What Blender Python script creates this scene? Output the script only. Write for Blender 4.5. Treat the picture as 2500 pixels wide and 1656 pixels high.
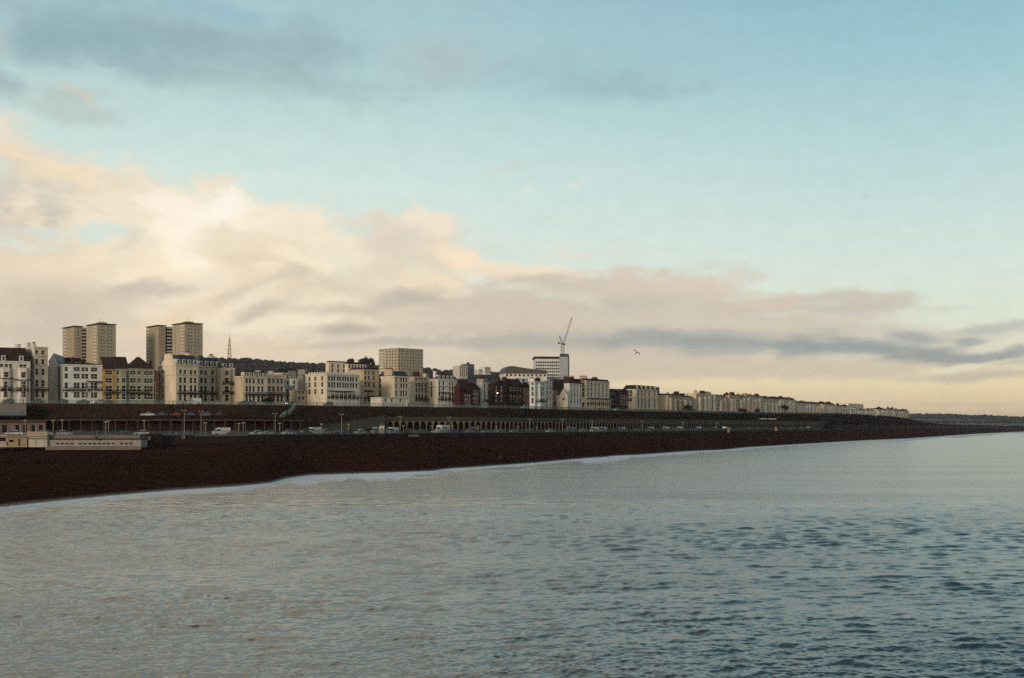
import bpy, bmesh, math, random
import numpy as np
from mathutils import Vector, Matrix
R = math.radians
random.seed(7); rng = np.random.default_rng(11)
for o in list(bpy.data.objects): bpy.data.objects.remove(o)
S = bpy.context.scene
COL = S.collection

# ------------------------------------------------------------------ camera, sun, exposure
H = 11.0                    # eye height above the water (on the pier)
F = 2900.0                  # focal length in photo pixels (photo is 2500 px wide)
CX, HY = 1250.0, 1040.0     # principal column, horizon row
cd = bpy.data.cameras.new('camera'); cam = bpy.data.objects.new('camera', cd); COL.objects.link(cam)
cam.location = (0, 0, H); cam.rotation_euler = (R(90), 0, 0)
cd.sensor_width = 36; cd.lens = 36*F/2500; cd.shift_y = (HY-828)/2500
cd.clip_start = .5; cd.clip_end = 30000
S.camera = cam
S.view_settings.view_transform = 'Standard'; S.view_settings.look = 'None'
S.view_settings.exposure = .12; S.view_settings.gamma = 1
S.cycles.use_denoising = False
S.cycles.max_bounces = 5; S.cycles.diffuse_bounces = 2; S.cycles.glossy_bounces = 3
S.cycles.transparent_max_bounces = 6; S.cycles.volume_bounces = 0
SUN_DIR = Vector((-.50, -.86, .13)).normalized()
sl = bpy.data.lights.new('sun', 'SUN'); sl.energy = 1.5; sl.angle = R(10); sl.color = (1, .84, .68)
so = bpy.data.objects.new('sun', sl); COL.objects.link(so); so.rotation_euler = SUN_DIR.to_track_quat('Z', 'Y').to_euler()
so.location = (-100, -100, 200)

def lin(c):
    r = []
    for v in c:
        v = v/255.0
        r.append(v/12.92 if v <= .04045 else ((v+.055)/1.055)**2.4)
    return (r[0], r[1], r[2], 1)

# ------------------------------------------------------------------ sky
W = bpy.data.worlds.new('World'); S.world = W; W.use_nodes = True
NT = W.node_tree; NT.nodes.clear(); L = NT.links
def N(t, **k):
    n = NT.nodes.new(t)
    for a, b in k.items(): setattr(n, a, b)
    return n
def M(op, a, b=None, clamp=False):
    n = N('ShaderNodeMath', operation=op); n.use_clamp = clamp
    for i, v in enumerate((a, b)):
        if v is None: continue
        if isinstance(v, (int, float)): n.inputs[i].default_value = v
        else: L.new(v, n.inputs[i])
    return n.outputs[0]
def build_sky():
    tc = N('ShaderNodeTexCoord'); sx = N('ShaderNodeSeparateXYZ'); L.new(tc.outputs['Generated'], sx.inputs[0])
    X, Y, Z = sx.outputs
    az = M('ARCTAN2', X, Y)
    hor = M('SQRT', M('ADD', M('MULTIPLY', X, X), M('MULTIPLY', Y, Y)))
    T = M('MINIMUM', M('DIVIDE', Z, M('MAXIMUM', hor, .05)), 3.0)
    cb = N('ShaderNodeCombineXYZ'); L.new(az, cb.inputs[0]); L.new(T, cb.inputs[1]); P0 = cb.outputs[0]
    def noise(scale, sq, detail, rough, col=True, w=0.0):
        mp = N('ShaderNodeMapping'); mp.inputs['Scale'].default_value = (1, sq, 1); mp.inputs['Location'].default_value = (w, w*.7, w*.3)
        L.new(P0, mp.inputs[0])
        n = N('ShaderNodeTexNoise', noise_dimensions='2D'); n.inputs['Scale'].default_value = scale; n.inputs['Detail'].default_value = detail
        n.inputs['Roughness'].default_value = rough; L.new(mp.outputs[0], n.inputs['Vector'])
        return n.outputs['Color' if col else 'Fac']
    def off(colr, amp):
        s = N('ShaderNodeVectorMath', operation='SUBTRACT'); L.new(colr, s.inputs[0]); s.inputs[1].default_value = (.5, .5, .5)
        m = N('ShaderNodeVectorMath', operation='MULTIPLY'); L.new(s.outputs[0], m.inputs[0]); m.inputs[1].default_value = (amp[0], amp[1], 0)
        return m.outputs[0]
    def vadd(a, b):
        n = N('ShaderNodeVectorMath', operation='ADD'); L.new(a, n.inputs[0]); L.new(b, n.inputs[1]); return n.outputs[0]
    lowT = N('ShaderNodeMapRange'); L.new(T, lowT.inputs[0]); lowT.inputs[1].default_value = .03; lowT.inputs[2].default_value = .17; lowT.inputs[3].default_value = .22; lowT.inputs[4].default_value = 1
    def vsc(v): 
        n = N('ShaderNodeVectorMath', operation='SCALE'); L.new(v, n.inputs[0]); L.new(lowT.outputs[0], n.inputs['Scale']); return n.outputs[0]
    P = vadd(P0, vsc(vadd(off(noise(11, 1.7, 2, .5), (.07, .026)), off(noise(34, 1.5, 5, .62, w=3), (.028, .018)))))
    edge = M('MULTIPLY', M('SUBTRACT', noise(24, 2.0, 6, .62, False, 5), .5), 1.3)
    edge2 = M('MULTIPLY', M('SUBTRACT', noise(16, 4.5, 5, .55, False, 9), .5), 1.0)
    edge3 = M('MULTIPLY', edge, .45)
    # clear sky: Nishita, graded towards the film's teal-to-cream column
    sky = N('ShaderNodeTexSky', sky_type='NISHITA'); sky.sun_disc = False
    sky.sun_elevation = math.asin(SUN_DIR.z); sky.sun_rotation = math.atan2(SUN_DIR.x, SUN_DIR.y)
    sky.air_density = 1.2; sky.dust_density = 2.0
    nm = N('ShaderNodeVectorMath', operation='SCALE'); L.new(sky.outputs[0], nm.inputs[0]); nm.inputs['Scale'].default_value = 1.0
    K = 10.0          # the Background runs at strength 0.1
    def ramp(stops):
        r = N('ShaderNodeValToRGB'); cr = r.color_ramp; cr.interpolation = 'LINEAR'
        stops = sorted(((T_, c) for T_, c in stops), key=lambda s: s[0])
        while len(cr.elements) > 1: cr.elements.remove(cr.elements[-1])
        cr.elements[0].position = stops[0][0]; cr.elements[0].color = lin(stops[0][1])
        for p, c in stops[1:]:
            e = cr.elements.new(p); e.color = lin(c)
        L.new(tn, r.inputs[0]); return r.outputs[0]
    tn = M('MULTIPLY', T, 1/1.5, True)
    py = lambda y: max(0.0, (HY-y)/F*.97/1.5)
    rl = ramp([(py(1040), (214, 192, 165)), (py(850), (222, 206, 180)), (py(700), (222, 226, 212)), (py(450), (210, 228, 221)),
               (py(300), (194, 218, 214)), (py(150), (174, 203, 205)), (py(0), (168, 198, 203)), (.36, (132, 156, 168)), (1, (70, 96, 116))])
    rr = ramp([(py(1040), (212, 184, 158)), (py(1000), (226, 200, 165)), (py(960), (234, 214, 172)), (py(930), (233, 218, 178)), (py(880), (226, 218, 190)),
               (py(790), (219, 226, 209)), (py(700), (214, 226, 214)), (py(600), (206, 223, 216)), (py(400), (184, 212, 212)), (py(200), (160, 199, 206)),
               (py(0), (140, 184, 199)), (.36, (62, 98, 124)), (1, (28, 50, 74))])
    fa = N('ShaderNodeMapRange'); fa.interpolation_type = 'SMOOTHSTEP'; L.new(az, fa.inputs[0])
    fa.inputs[1].default_value = math.atan((500-CX)/F); fa.inputs[2].default_value = math.atan((2500-CX)/F)
    def mix(f, a, b):
        m = N('ShaderNodeMix', data_type='RGBA')
        if isinstance(f, float): m.inputs[0].default_value = f
        else: L.new(f, m.inputs[0])
        for i, v in ((6, a), (7, b)):
            if isinstance(v, tuple): m.inputs[i].default_value = v
            else: L.new(v, m.inputs[i])
        return m.outputs[2]
    grad = mix(fa.outputs[0], rl, rr)
    # back-half of the sky (behind the camera) goes to the warm sunset side
    cur = grad; nb = 0
    def brush(x, y, rx, ry, rot, c, op=.8, soft=.8, en=1, raw=None, gain=1.0):
        nonlocal cur, P, nb
        nb += 1
        if nb % 6 == 0:      # ties later brushes to earlier ones, which keeps the shader's stack small
            ma = N('ShaderNodeVectorMath', operation='MULTIPLY_ADD'); L.new(cur, ma.inputs[0]); ma.inputs[1].default_value = (1e-7, 1e-7, 0); L.new(P, ma.inputs[2]); P = ma.outputs[0]
        if raw: a, t, ra, rt = raw
        else:
            a = math.atan((x-CX)/F); t = (HY-y)/F*math.cos(a); ra = rx/F*math.cos(a)**2; rt = ry/F
        mp = N('ShaderNodeMapping', vector_type='TEXTURE')
        mp.inputs['Location'].default_value = (a, t, 0); mp.inputs['Rotation'].default_value = (0, 0, -R(rot)); mp.inputs['Scale'].default_value = (ra, rt, 1)
        L.new(P, mp.inputs[0])
        ln = N('ShaderNodeVectorMath', operation='LENGTH'); L.new(mp.outputs[0], ln.inputs[0])
        d = M('ADD', ln.outputs['Value'], {1: edge, 2: edge2, 3: edge3}[en]) if en else ln.outputs['Value']
        mr = N('ShaderNodeMapRange'); mr.interpolation_type = 'SMOOTHSTEP'; L.new(d, mr.inputs[0])
        mr.inputs[1].default_value = 1.25; mr.inputs[2].default_value = 1.25-soft*1.25
        mr.inputs[3].default_value = 0; mr.inputs[4].default_value = op
        cc = lin(c); cc = (cc[0]*gain, cc[1]*gain, cc[2]*gain, 1)
        cur = mix(mr.outputs[0], cur, cc)
    B = brush
    # high grey veil
    B(300, 75, 450, 115, 3, (142, 170, 178), .75, 1, 3)
    B(560, 118, 320, 75, 8, (142, 168, 176), .6, 1, 3)
    B(760, 105, 140, 100, 15, (144, 170, 176), .6, 1, 3)
    B(170, 110, 200, 75, 0, (132, 160, 171), .5, 1, 3)
    B(560, 20, 160, 35, 5, (146, 184, 198), .6, .9)
    B(15, 110, 45, 70, 0, (182, 194, 190), .6, .9)
    B(0, 190, 80, 45, 0, (148, 166, 176), .6, .9)
    B(650, 205, 420, 55, 3, (158, 180, 184), .6, .95)
    B(340, 150, 120, 40, 0, (150, 178, 186), .5, .9)
    B(1090, 150, 160, 90, 0, (174, 186, 188), .6, .95)
    B(1430, 190, 330, 80, 4, (152, 182, 190), .5, 1, 3)
    B(1550, 215, 200, 40, 3, (146, 174, 184), .4, .95)
    B(150, 262, 200, 45, 8, (182, 190, 184), .6, .9)
    B(185, 243, 50, 20, 30, (208, 202, 188), .6, .9)
    # small stray puffs
    B(545, 440, 110, 22, 3, (229, 221, 204), .8, .9)
    B(1240, 412, 60, 14, -3, (205, 213, 206), .6, .9)
    B(1412, 446, 36, 16, -20, (226, 222, 210), .6, .9)
    B(1272, 465, 22, 12, 0, (222, 222, 210), .5, .9)
    B(1500, 425, 50, 12, -5, (205, 218, 212), .4, .9)
    B(2130, 490, 30, 14, 25, (192, 206, 204), .6, .9)
    B(1370, 622, 60, 24, 0, (224, 217, 202), .5, .9)
    B(1480, 622, 45, 18, 0, (220, 217, 204), .4, .9)
    B(1810, 672, 60, 24, -3, (214, 203, 188), .6, .9)
    B(1700, 662, 110, 14, -3, (210, 212, 200), .5, .9)
    # left cumulus
    B(10, 345, 130, 62, 22, (232, 219, 198), .9, .7)
    B(0, 310, 70, 26, 20, (240, 226, 204), .6, .8)
    B(190, 455, 260, 80, 6, (232, 218, 197), .9, .6)
    B(60, 490, 190, 95, 0, (211, 202, 187), .85, .7)
    B(130, 420, 140, 30, 10, (243, 223, 190), .85, .9)
    B(270, 440, 120, 35, 12, (238, 219, 190), .6, .9)
    B(130, 525, 220, 42, 0, (197, 188, 175), .75, .8)
    B(15, 510, 40, 22, 0, (226, 214, 198), .7, .9)
    B(330, 505, 130, 65, 20, (232, 215, 190), .85, .8)
    # main bank, broad body
    B(200, 800, 900, 215, 4, (222, 208, 188), .98, .35)
    B(900, 830, 700, 175, 6, (218, 204, 184), .98, .35)
    B(520, 650, 390, 190, 16, (242, 227, 202), .95, .45)
    B(440, 520, 130, 55, 5, (249, 238, 219), .95, .5)
    B(560, 508, 80, 36, 5, (252, 244, 230), .95, .6)
    B(650, 535, 80, 38, 20, (250, 240, 222), .9, .6)
    B(740, 590, 120, 70, 28, (243, 228, 203), .9, .6)
    B(850, 640, 130, 50, 18, (240, 226, 203), .8, .7)
    B(130, 640, 240, 60, -3, (233, 216, 190), .9, .8)
    B(85, 562, 60, 18, 8, (210, 222, 214), .8, .9)
    B(235, 567, 85, 24, -2, (211, 224, 216), .85, .8)
    B(480, 560, 150, 60, 8, (252, 242, 224), .7, .9)
    B(430, 650, 110, 50, -10, (250, 233, 203), .85, .9)
    B(465, 625, 55, 60, 0, (252, 240, 217), .9, .8)
    B(640, 640, 130, 75, 25, (228, 211, 183), .8, .85)
    B(300, 600, 40, 35, 0, (214, 208, 190), .5, .9)
    B(640, 655, 25, 14, 0, (248, 236, 214), .6, .9)
    B(350, 712, 170, 30, -6, (199, 189, 173), .85, .9)
    B(180, 745, 240, 40, -4, (207, 194, 176), .7, .9)
    B(80, 800, 240, 70, 0, (203, 190, 173), .8, .9)
    B(500, 735, 240, 24, -26, (236, 217, 188), .8, .9)
    B(640, 752, 120, 24, -24, (196, 184, 169), .75, .9)
    B(760, 700, 150, 40, -10, (226, 210, 184), .6, .9)
    B(340, 800, 150, 22, -16, (232, 210, 180), .7, .9)
    B(560, 860, 400, 45, 0, (224, 203, 176), .7, .9)
    B(100, 850, 260, 30, 0, (212, 195, 173), .5, .9)
    B(380, 560, 70, 26, -20, (251, 240, 218), .7, .9)
    B(570, 590, 90, 30, 20, (236, 220, 192), .6, .9)
    B(720, 640, 75, 22, 25, (248, 233, 207), .7, .9)
    B(800, 690, 130, 22, 6, (216, 201, 180), .6, .9)
    B(250, 632, 100, 22, -8, (243, 226, 199), .7, .9)
    B(170, 692, 130, 25, -5, (220, 204, 182), .6, .9)
    B(70, 720, 130, 28, 0, (210, 196, 178), .6, .9)
    B(600, 705, 150, 20, -20, (208, 195, 176), .6, .9)
    # second hump
    B(1020, 610, 190, 80, 8, (226, 211, 190), .9, .6)
    B(1060, 555, 90, 40, -6, (240, 225, 203), .9, .6)
    B(980, 590, 90, 32, -20, (214, 204, 190), .6, .9)
    B(1130, 630, 120, 40, 15, (246, 226, 196), .85, .8)
    B(1210, 640, 110, 24, 20, (246, 226, 196), .85, .8)
    B(985, 655, 40, 22, -30, (216, 216, 202), .7, .9)
    B(1050, 690, 140, 36, 8, (242, 223, 194), .8, .9)
    B(880, 660, 110, 30, 5, (222, 207, 184), .6, .9)
    B(1000, 724, 90, 26, -4, (190, 180, 168), .85, .8)
    B(860, 752, 260, 22, -3, (203, 189, 172), .7, .9, 2)
    B(1180, 735, 170, 24, 0, (203, 190, 174), .75, .9, 2)
    B(1180, 760, 200, 18, 0, (232, 212, 186), .5, .9, 2)
    B(1310, 672, 160, 24, 9, (240, 221, 196), .85, .8)
    B(1330, 695, 120, 14, 14, (226, 208, 186), .6, .9, 2)
    # right half of the bank
    B(1500, 790, 480, 105, 3, (206, 194, 178), .95, .4, 2)
    B(1620, 705, 230, 42, 6, (210, 196, 180), .9, .6)
    B(1660, 690, 160, 18, 6, (219, 201, 182), .6, .9)
    B(1560, 742, 260, 28, 3, (192, 186, 176), .7, .9, 2)
    B(1400, 726, 80, 12, 10, (228, 218, 200), .35, .9, 2)
    B(1270, 702, 50, 10, 12, (228, 218, 200), .35, .9, 2)
    B(1850, 790, 420, 60, 3, (206, 196, 180), .9, .5, 2)
    B(1870, 748, 110, 32, -8, (213, 197, 180), .9, .6)
    B(1850, 765, 120, 18, 0, (196, 190, 180), .5, .9, 2)
    B(2110, 728, 200, 28, 3, (201, 192, 179), .9, .7, 2)
    B(2080, 756, 170, 18, 0, (199, 192, 182), .9, .8, 2)
    B(2330, 745, 90, 12, 3, (205, 206, 194), .5, .9, 2)
    B(1915, 768, 70, 9, 3, (216, 218, 204), .45, .9, 2)
    B(2200, 784, 160, 8, -1, (216, 220, 204), .6, .9, 2)
    B(2260, 815, 260, 30, 4, (204, 198, 184), .85, .7, 2)
    B(1300, 800, 260, 26, 0, (205, 190, 172), .5, .9, 2)
    # slate strip
    B(1350, 838, 280, 32, 0, (170, 168, 162), .75, .8, 2)
    B(1590, 826, 170, 30, 0, (158, 162, 161), .7, .9, 2)
    B(1900, 848, 500, 38, 2, (147, 156, 158), .84, .9, 2)
    B(2060, 848, 240, 24, 2, (128, 144, 153), .75, .95, 2)
    B(2330, 872, 260, 24, 2, (146, 153, 156), .9, .7, 2)
    B(2230, 815, 90, 16, 4, (152, 163, 168), .7, .8, 2)
    B(2370, 830, 50, 12, 4, (150, 163, 168), .7, .8, 2)
    B(2440, 800, 130, 18, -2, (182, 184, 176), .8, .8, 2)
    B(2440, 845, 120, 13, -6, (222, 220, 198), .8, .8, 2)
    B(2480, 862, 110, 13, -6, (150, 157, 160), .8, .8, 2)
    B(1010, 838, 300, 14, -3, (180, 173, 164), .7, .9, 2)
    B(850, 806, 110, 16, 0, (180, 171, 160), .7, .9, 2)
    B(1900, 906, 620, 28, 1, (207, 194, 174), .9, .7, 2)
    B(1350, 895, 300, 50, 0, (208, 193, 172), .9, .7, 2)
    B(1700, 938, 380, 16, 0, (236, 218, 178), .7, .9, 2)
    B(2360, 895, 160, 9, -7, (229, 221, 192), .9, .8, 2)
    B(2400, 917, 240, 12, -2, (196, 187, 170), .8, .9, 2)
    B(2060, 965, 330, 7, 0, (226, 205, 170), .6, .9, 2)
    B(2340, 985, 260, 8, 0, (213, 195, 166), .7, .9, 2)
    # outside the frame: warm cloud to the left, one added above, sunset behind
    B(0, 0, 0, 0, 0, (214, 198, 174), .9, .8, 1, raw=(-.95, .12, .45, .17))
    B(0, 0, 0, 0, 0, (150, 165, 172), .8, .9, 1, raw=(-1.2, .45, .7, .22))
    B(0, 0, 0, 0, 0, (246, 220, 186), .95, .75, 0, raw=(-.28, .72, .46, .28), gain=1.45)  # added unseen cloud, brightens and warms the sea's reflection at left
    B(0, 0, 0, 0, 0, (246, 210, 168), .95, .9, 1, raw=(-2.6, .14, 1.0, .40), gain=1.9)
    B(0, 0, 0, 0, 0, (246, 210, 168), .95, .9, 1, raw=(2.9, .14, .6, .36), gain=1.3)
    # a little broken texture in the clouds
    tex = N('ShaderNodeMapRange'); L.new(noise(38, 1.8, 7, .6, False, 21), tex.inputs[0])
    tex.inputs[1].default_value = .3; tex.inputs[2].default_value = .7; tex.inputs[3].default_value = .975; tex.inputs[4].default_value = 1.025
    sc = N('ShaderNodeVectorMath', operation='SCALE'); L.new(cur, sc.inputs[0]); L.new(M('MULTIPLY', tex.outputs[0], K), sc.inputs['Scale'])
    fin = mix(.92, nm.outputs[0], sc.outputs[0])
    bg = N('ShaderNodeBackground'); L.new(fin, bg.inputs[0]); bg.inputs[1].default_value = .1
    out = N('ShaderNodeOutputWorld'); L.new(bg.outputs[0], out.inputs[0])
build_sky()
W.cycles.sampling_method = 'MANUAL'; W.cycles.sample_map_resolution = 512

# ------------------------------------------------------------------ helpers
def tag(o, label=None, cat=None, group=None, kind=None):
    if label: o['label'] = label
    if cat: o['category'] = cat
    if group: o['group'] = group
    if kind: o['kind'] = kind
    return o
def empty(name, M_, label, cat, group=None):
    o = bpy.data.objects.new(name, None); COL.objects.link(o); o.matrix_world = M_
    return tag(o, label, cat, group)
class MB:
    """collects faces and links them as one mesh object"""
    def __init__(s): s.v = []; s.f = []; s.m = []
    def poly(s, pts, m=0):
        n = len(s.v); s.v += [tuple(p) for p in pts]; s.f.append(tuple(range(n, n+len(pts)))); s.m.append(m)
    def box(s, x0, x1, y0, y1, z0, z1, m=0, skip=''):
        n = len(s.v)
        s.v += [(x0, y0, z0), (x1, y0, z0), (x1, y1, z0), (x0, y1, z0), (x0, y0, z1), (x1, y0, z1), (x1, y1, z1), (x0, y1, z1)]
        for k, f in (('b', (3, 2, 1, 0)), ('t', (4, 5, 6, 7)), ('f', (0, 1, 5, 4)), ('r', (1, 2, 6, 5)), ('k', (2, 3, 7, 6)), ('l', (3, 0, 4, 7))):
            if k in skip: continue
            s.f.append(tuple(n+i for i in f)); s.m.append(m)
    def prism(s, pts, z0, z1, m=0, ztop=None):
        """pts: plan polygon (counter-clockwise seen from above)"""
        k = len(pts); n = len(s.v)
        s.v += [(p[0], p[1], z0) for p in pts] + [(p[0], p[1], z1) for p in pts]
        for i in range(k):
            j = (i+1) % k; s.f.append((n+i, n+j, n+k+j, n+k+i)); s.m.append(m)
        s.f.append(tuple(n+k+i for i in range(k))); s.m.append(m)
        s.f.append(tuple(n+i for i in reversed(range(k)))); s.m.append(m)
    def bar(s, a, b, r, m=0, k=4, r2=None):
        a = Vector(a); b = Vector(b); d = b-a
        if d.length < 1e-6: return
        z = d.normalized(); x = z.orthogonal().normalized(); y = z.cross(x); n = len(s.v); r2 = r if r2 is None else r2
        for p, q in ((a, r), (b, r2)):
            for i in range(k):
                t = 2*math.pi*(i+.5)/k; s.v.append(tuple(p+x*math.cos(t)*q+y*math.sin(t)*q))
        for i in range(k):
            j = (i+1) % k; s.f.append((n+i, n+j, n+k+j, n+k+i)); s.m.append(m)
        s.f.append(tuple(n+i for i in reversed(range(k)))); s.m.append(m); s.f.append(tuple(n+k+i for i in range(k))); s.m.append(m)
    def lathe(s, prof, c=(0, 0, 0), k=8, m=0):
        n = len(s.v)
        for r, z in prof:
            for i in range(k):
                t = 2*math.pi*i/k; s.v.append((c[0]+r*math.cos(t), c[1]+r*math.sin(t), c[2]+z))
        for q in range(len(prof)-1):
            for i in range(k):
                j = (i+1) % k; s.f.append((n+q*k+i, n+q*k+j, n+(q+1)*k+j, n+(q+1)*k+i)); s.m.append(m)
    def mesh(s, name, mats):
        me = bpy.data.meshes.new(name); me.from_pydata(s.v, [], s.f)
        for m in (mats if isinstance(mats, (list, tuple)) else [mats]): me.materials.append(m)
        me.polygons.foreach_set('material_index', s.m); me.update(); return me
    def build(s, name, mats, parent=None, mat=None, smooth=False):
        me = s.mesh(name, mats)
        if smooth: me.polygons.foreach_set('use_smooth', [True]*len(me.polygons))
        return link(name, me, parent, mat)
def link(name, me, parent=None, mat=None):
    o = bpy.data.objects.new(name, me); COL.objects.link(o)
    if parent: o.parent = parent
    if mat is not None: o.matrix_local = mat
    return o
def children(o): return [c for c in ALLCH.get(o.name, [])]
def copy_tree(o, kids):
    """copy a thing and its listed parts"""
    c = o.copy(); COL.objects.link(c)
    for k, subs in kids:
        d = k.copy(); COL.objects.link(d); d.parent = c
        for q in subs:
            e = q.copy(); COL.objects.link(e); e.parent = d
    return c
def kids_of(o): return [(c, list(c.children)) for c in o.children]

def mat(name, col, rough=.8, noise=.25, scale=.6, metal=0, spec=.3, emit=None, es=0, col2=None, bump=0, bscale=3, stretch=None):
    m = bpy.data.materials.new(name); m.use_nodes = True; nt = m.node_tree; b = nt.nodes['Principled BSDF']
    c = lin(col); b.inputs['Roughness'].default_value = rough; b.inputs['Metallic'].default_value = metal
    b.inputs['Specular IOR Level'].default_value = spec
    if noise or col2:
        tc = nt.nodes.new('ShaderNodeTexCoord'); vec = tc.outputs['Object']
        if stretch:
            mp = nt.nodes.new('ShaderNodeMapping'); mp.inputs['Scale'].default_value = stretch; nt.links.new(vec, mp.inputs[0]); vec = mp.outputs[0]
        n = nt.nodes.new('ShaderNodeTexNoise'); n.inputs['Scale'].default_value = scale; n.inputs['Detail'].default_value = 5; n.inputs['Roughness'].default_value = .65
        nt.links.new(vec, n.inputs['Vector'])
        r = nt.nodes.new('ShaderNodeValToRGB'); r.color_ramp.elements[0].position = .33; r.color_ramp.elements[1].position = .67
        a = tuple(v*(1-noise) for v in c[:3])+(1,); z = tuple(min(1, v*(1+noise)) for v in c[:3])+(1,)
        if col2: a = c; z = lin(col2)
        r.color_ramp.elements[0].color = a; r.color_ramp.elements[1].color = z
        nt.links.new(n.outputs['Fac'], r.inputs[0]); nt.links.new(r.outputs[0], b.inputs['Base Color'])
        if bump:
            bn = nt.nodes.new('ShaderNodeTexNoise'); bn.inputs['Scale'].default_value = bscale; bn.inputs['Detail'].default_value = 4; nt.links.new(vec, bn.inputs['Vector'])
            bp = nt.nodes.new('ShaderNodeBump'); bp.inputs['Strength'].default_value = bump; bp.inputs['Distance'].default_value = .2
            nt.links.new(bn.outputs['Fac'], bp.inputs['Height']); nt.links.new(bp.outputs[0], b.inputs['Normal'])
    else: b.inputs['Base Color'].default_value = c
    if emit: b.inputs['Emission Color'].default_value = lin(emit); b.inputs['Emission Strength'].default_value = es
    return m
MT = {}
def mk(k, *a, **kw): MT[k] = mat(k, *a, **kw); return MT[k]

# base colours are the things' own, given as sRGB
mk('white', (216, 213, 204), .75, .20, .45, stretch=(1, 1, .22)); mk('cream', (208, 195, 172), .8, .20, .45, stretch=(1, 1, .22)); mk('offwhite', (204, 199, 186), .8, .20, .45, stretch=(1, 1, .22))
mk('palegrey', (190, 182, 166), .8, .20, .45, stretch=(1, 1, .22)); mk('tan', (184, 168, 140), .8, .20, .45, stretch=(1, 1, .22)); mk('yellow', (156, 130, 74), .8, .12, .4)
mk('stonegrey', (136, 138, 120), .85, .20, .45, stretch=(1, 1, .22)); mk('redbrick', (66, 34, 28), .9, .2, .8); mk('darkbrick', (52, 34, 32), .9, .2, .8)
mk('pinkbrown', (150, 116, 96), .85, .20, .45, stretch=(1, 1, .22)); mk('farhouse', (206, 193, 172), .85, .20, .45, stretch=(1, 1, .22)); mk('whitecool', (200, 206, 204), .75, .20, .45, stretch=(1, 1, .22))
mk('lilacgrey', (150, 144, 138), .85, .20, .45, stretch=(1, 1, .22)); mk('concrete', (168, 156, 134), .85, .20, .45, stretch=(1, 1, .22)); mk('concrete2', (158, 146, 122), .85, .20, .45, stretch=(1, 1, .22))
mk('bluegrey', (158, 164, 164), .8, .12, .3); mk('slate', (44, 56, 70), .55, .25, .6, spec=.5); mk('darkroof', (38, 32, 32), .8, .3, .6); mk('brownroof', (58, 40, 34), .85, .25, .6); mk('lead', (70, 74, 80), .6, .2, .8)
mk('iron', (22, 22, 24), .6, .2, 1); mk('trimwhite', (200, 198, 186), .6, 0); mk('glass', (12, 12, 14), .3, 0, spec=.22); mk('glassblue', (30, 40, 52), .1, 0, spec=.8)
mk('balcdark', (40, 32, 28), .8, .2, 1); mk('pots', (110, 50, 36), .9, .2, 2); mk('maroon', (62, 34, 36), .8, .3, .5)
mk('teal', (92, 128, 124), .5, .15, 2); mk('tealdark', (44, 62, 64), .6, .2, 2); mk('polewhite', (150, 142, 124), .5, .1, 2)
mk('metalred', (104, 62, 50), .7, .1, 1); mk('cranegrey', (84, 88, 92), .5, .1, 1)
mk('bark', (42, 32, 26), .95, .3, 2); mk('leafdark', (38, 36, 26), .9, .5, .6); mk('leafhill', (58, 54, 52), .9, .45, .05); mk('leafgreen', (54, 62, 34), .9, .4, 1)
mk('tarmac', (52, 54, 58), .85, .15, .5); mk('paving', (112, 108, 104), .85, .15, .4)

# ------------------------------------------------------------------ the coast, as lines run from west (left) to east (right)
def interp(pts, sm=0):
    xs = [p[0] for p in pts]; ys = [p[1] for p in pts]
    d = np.linspace(-1, 1, 21)*sm; w = np.cos(np.linspace(-1, 1, 21)*1.5)**2; w /= w.sum()
    if not sm: return lambda x: float(np.interp(x, xs, ys))
    return lambda x: float((np.interp(x+d, xs, ys)*w).sum())
v_shore = interp([(-1500, 520), (-900, 330), (-400, 245), (0, 199), (120, 186), (260, 172), (420, 158), (580, 148), (660, 140), (700, 128), (760, 120), (900, 116), (1056, 110.5), (1090, 105), (1151, 101.5), (1240, 95),
                  (1310, 90), (1436, 78.5), (1480, 76), (1500, 73), (1563, 70.5), (1680, 62), (1770, 58.5), (1817, 53), (1900, 48), (2000, 42), (2100, 36), (2218, 31), (2300, 25), (2400, 18.5), (2500, 14), (2600, 10.5), (2900, 7)], 14)
v_front = interp([(-1500, 27), (0, 24), (300, 23.5), (600, 22.5), (900, 20), (1200, 17), (1500, 14.5), (1800, 11), (2000, 8.6), (2200, 6.3), (2300, 4.9), (2400, 3.85), (2500, 2.85), (2600, 2.1), (2900, 1.4)], 150)
v_back = interp([(-1500, 64), (0, 57), (340, 50), (600, 39), (1000, 30), (1300, 23.5), (1600, 19), (1900, 13.5), (2200, 8.5), (2300, 7), (2400, 5.5), (2500, 4), (2600, 2.6), (2900, 1.7)], 150)
v_cliff = interp([(-1500, 66), (0, 56), (600, 52), (1200, 44), (1500, 37), (1800, 29), (1900, 26.2), (2000, 22.6), (2080, 20.1), (2150, 17.8), (2220, 15.5), (2300, 13), (2400, 10.5), (2500, 8), (2600, 6), (2900, 4)], 120)
z_top = interp([(-1500, 18.5), (1500, 18.5), (1800, 18.9), (1900, 19.3), (2000, 20.3), (2080, 21.8), (2150, 21.9), (2190, 21.0), (2230, 18.5), (2260, 15.5), (2300, 13.5), (2400, 12.2), (2500, 11.5), (2900, 11.2)])
Y_shore = lambda x: H*F/v_shore(x)
Y_front = lambda x: 2.5*F/v_front(x)
Y_cliff = lambda x: 7.5*F/v_cliff(x)
z_back = lambda x: H-v_back(x)*(Y_front(x))/F
def at(x, Y, y=None, z=None): return Vector(((x-CX)/F*Y, Y, H+(HY-y)/F*Y if z is None else z))
ZR = 8.5                     # seafront road
XS = list(range(-1500, 2901, 10))
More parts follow.
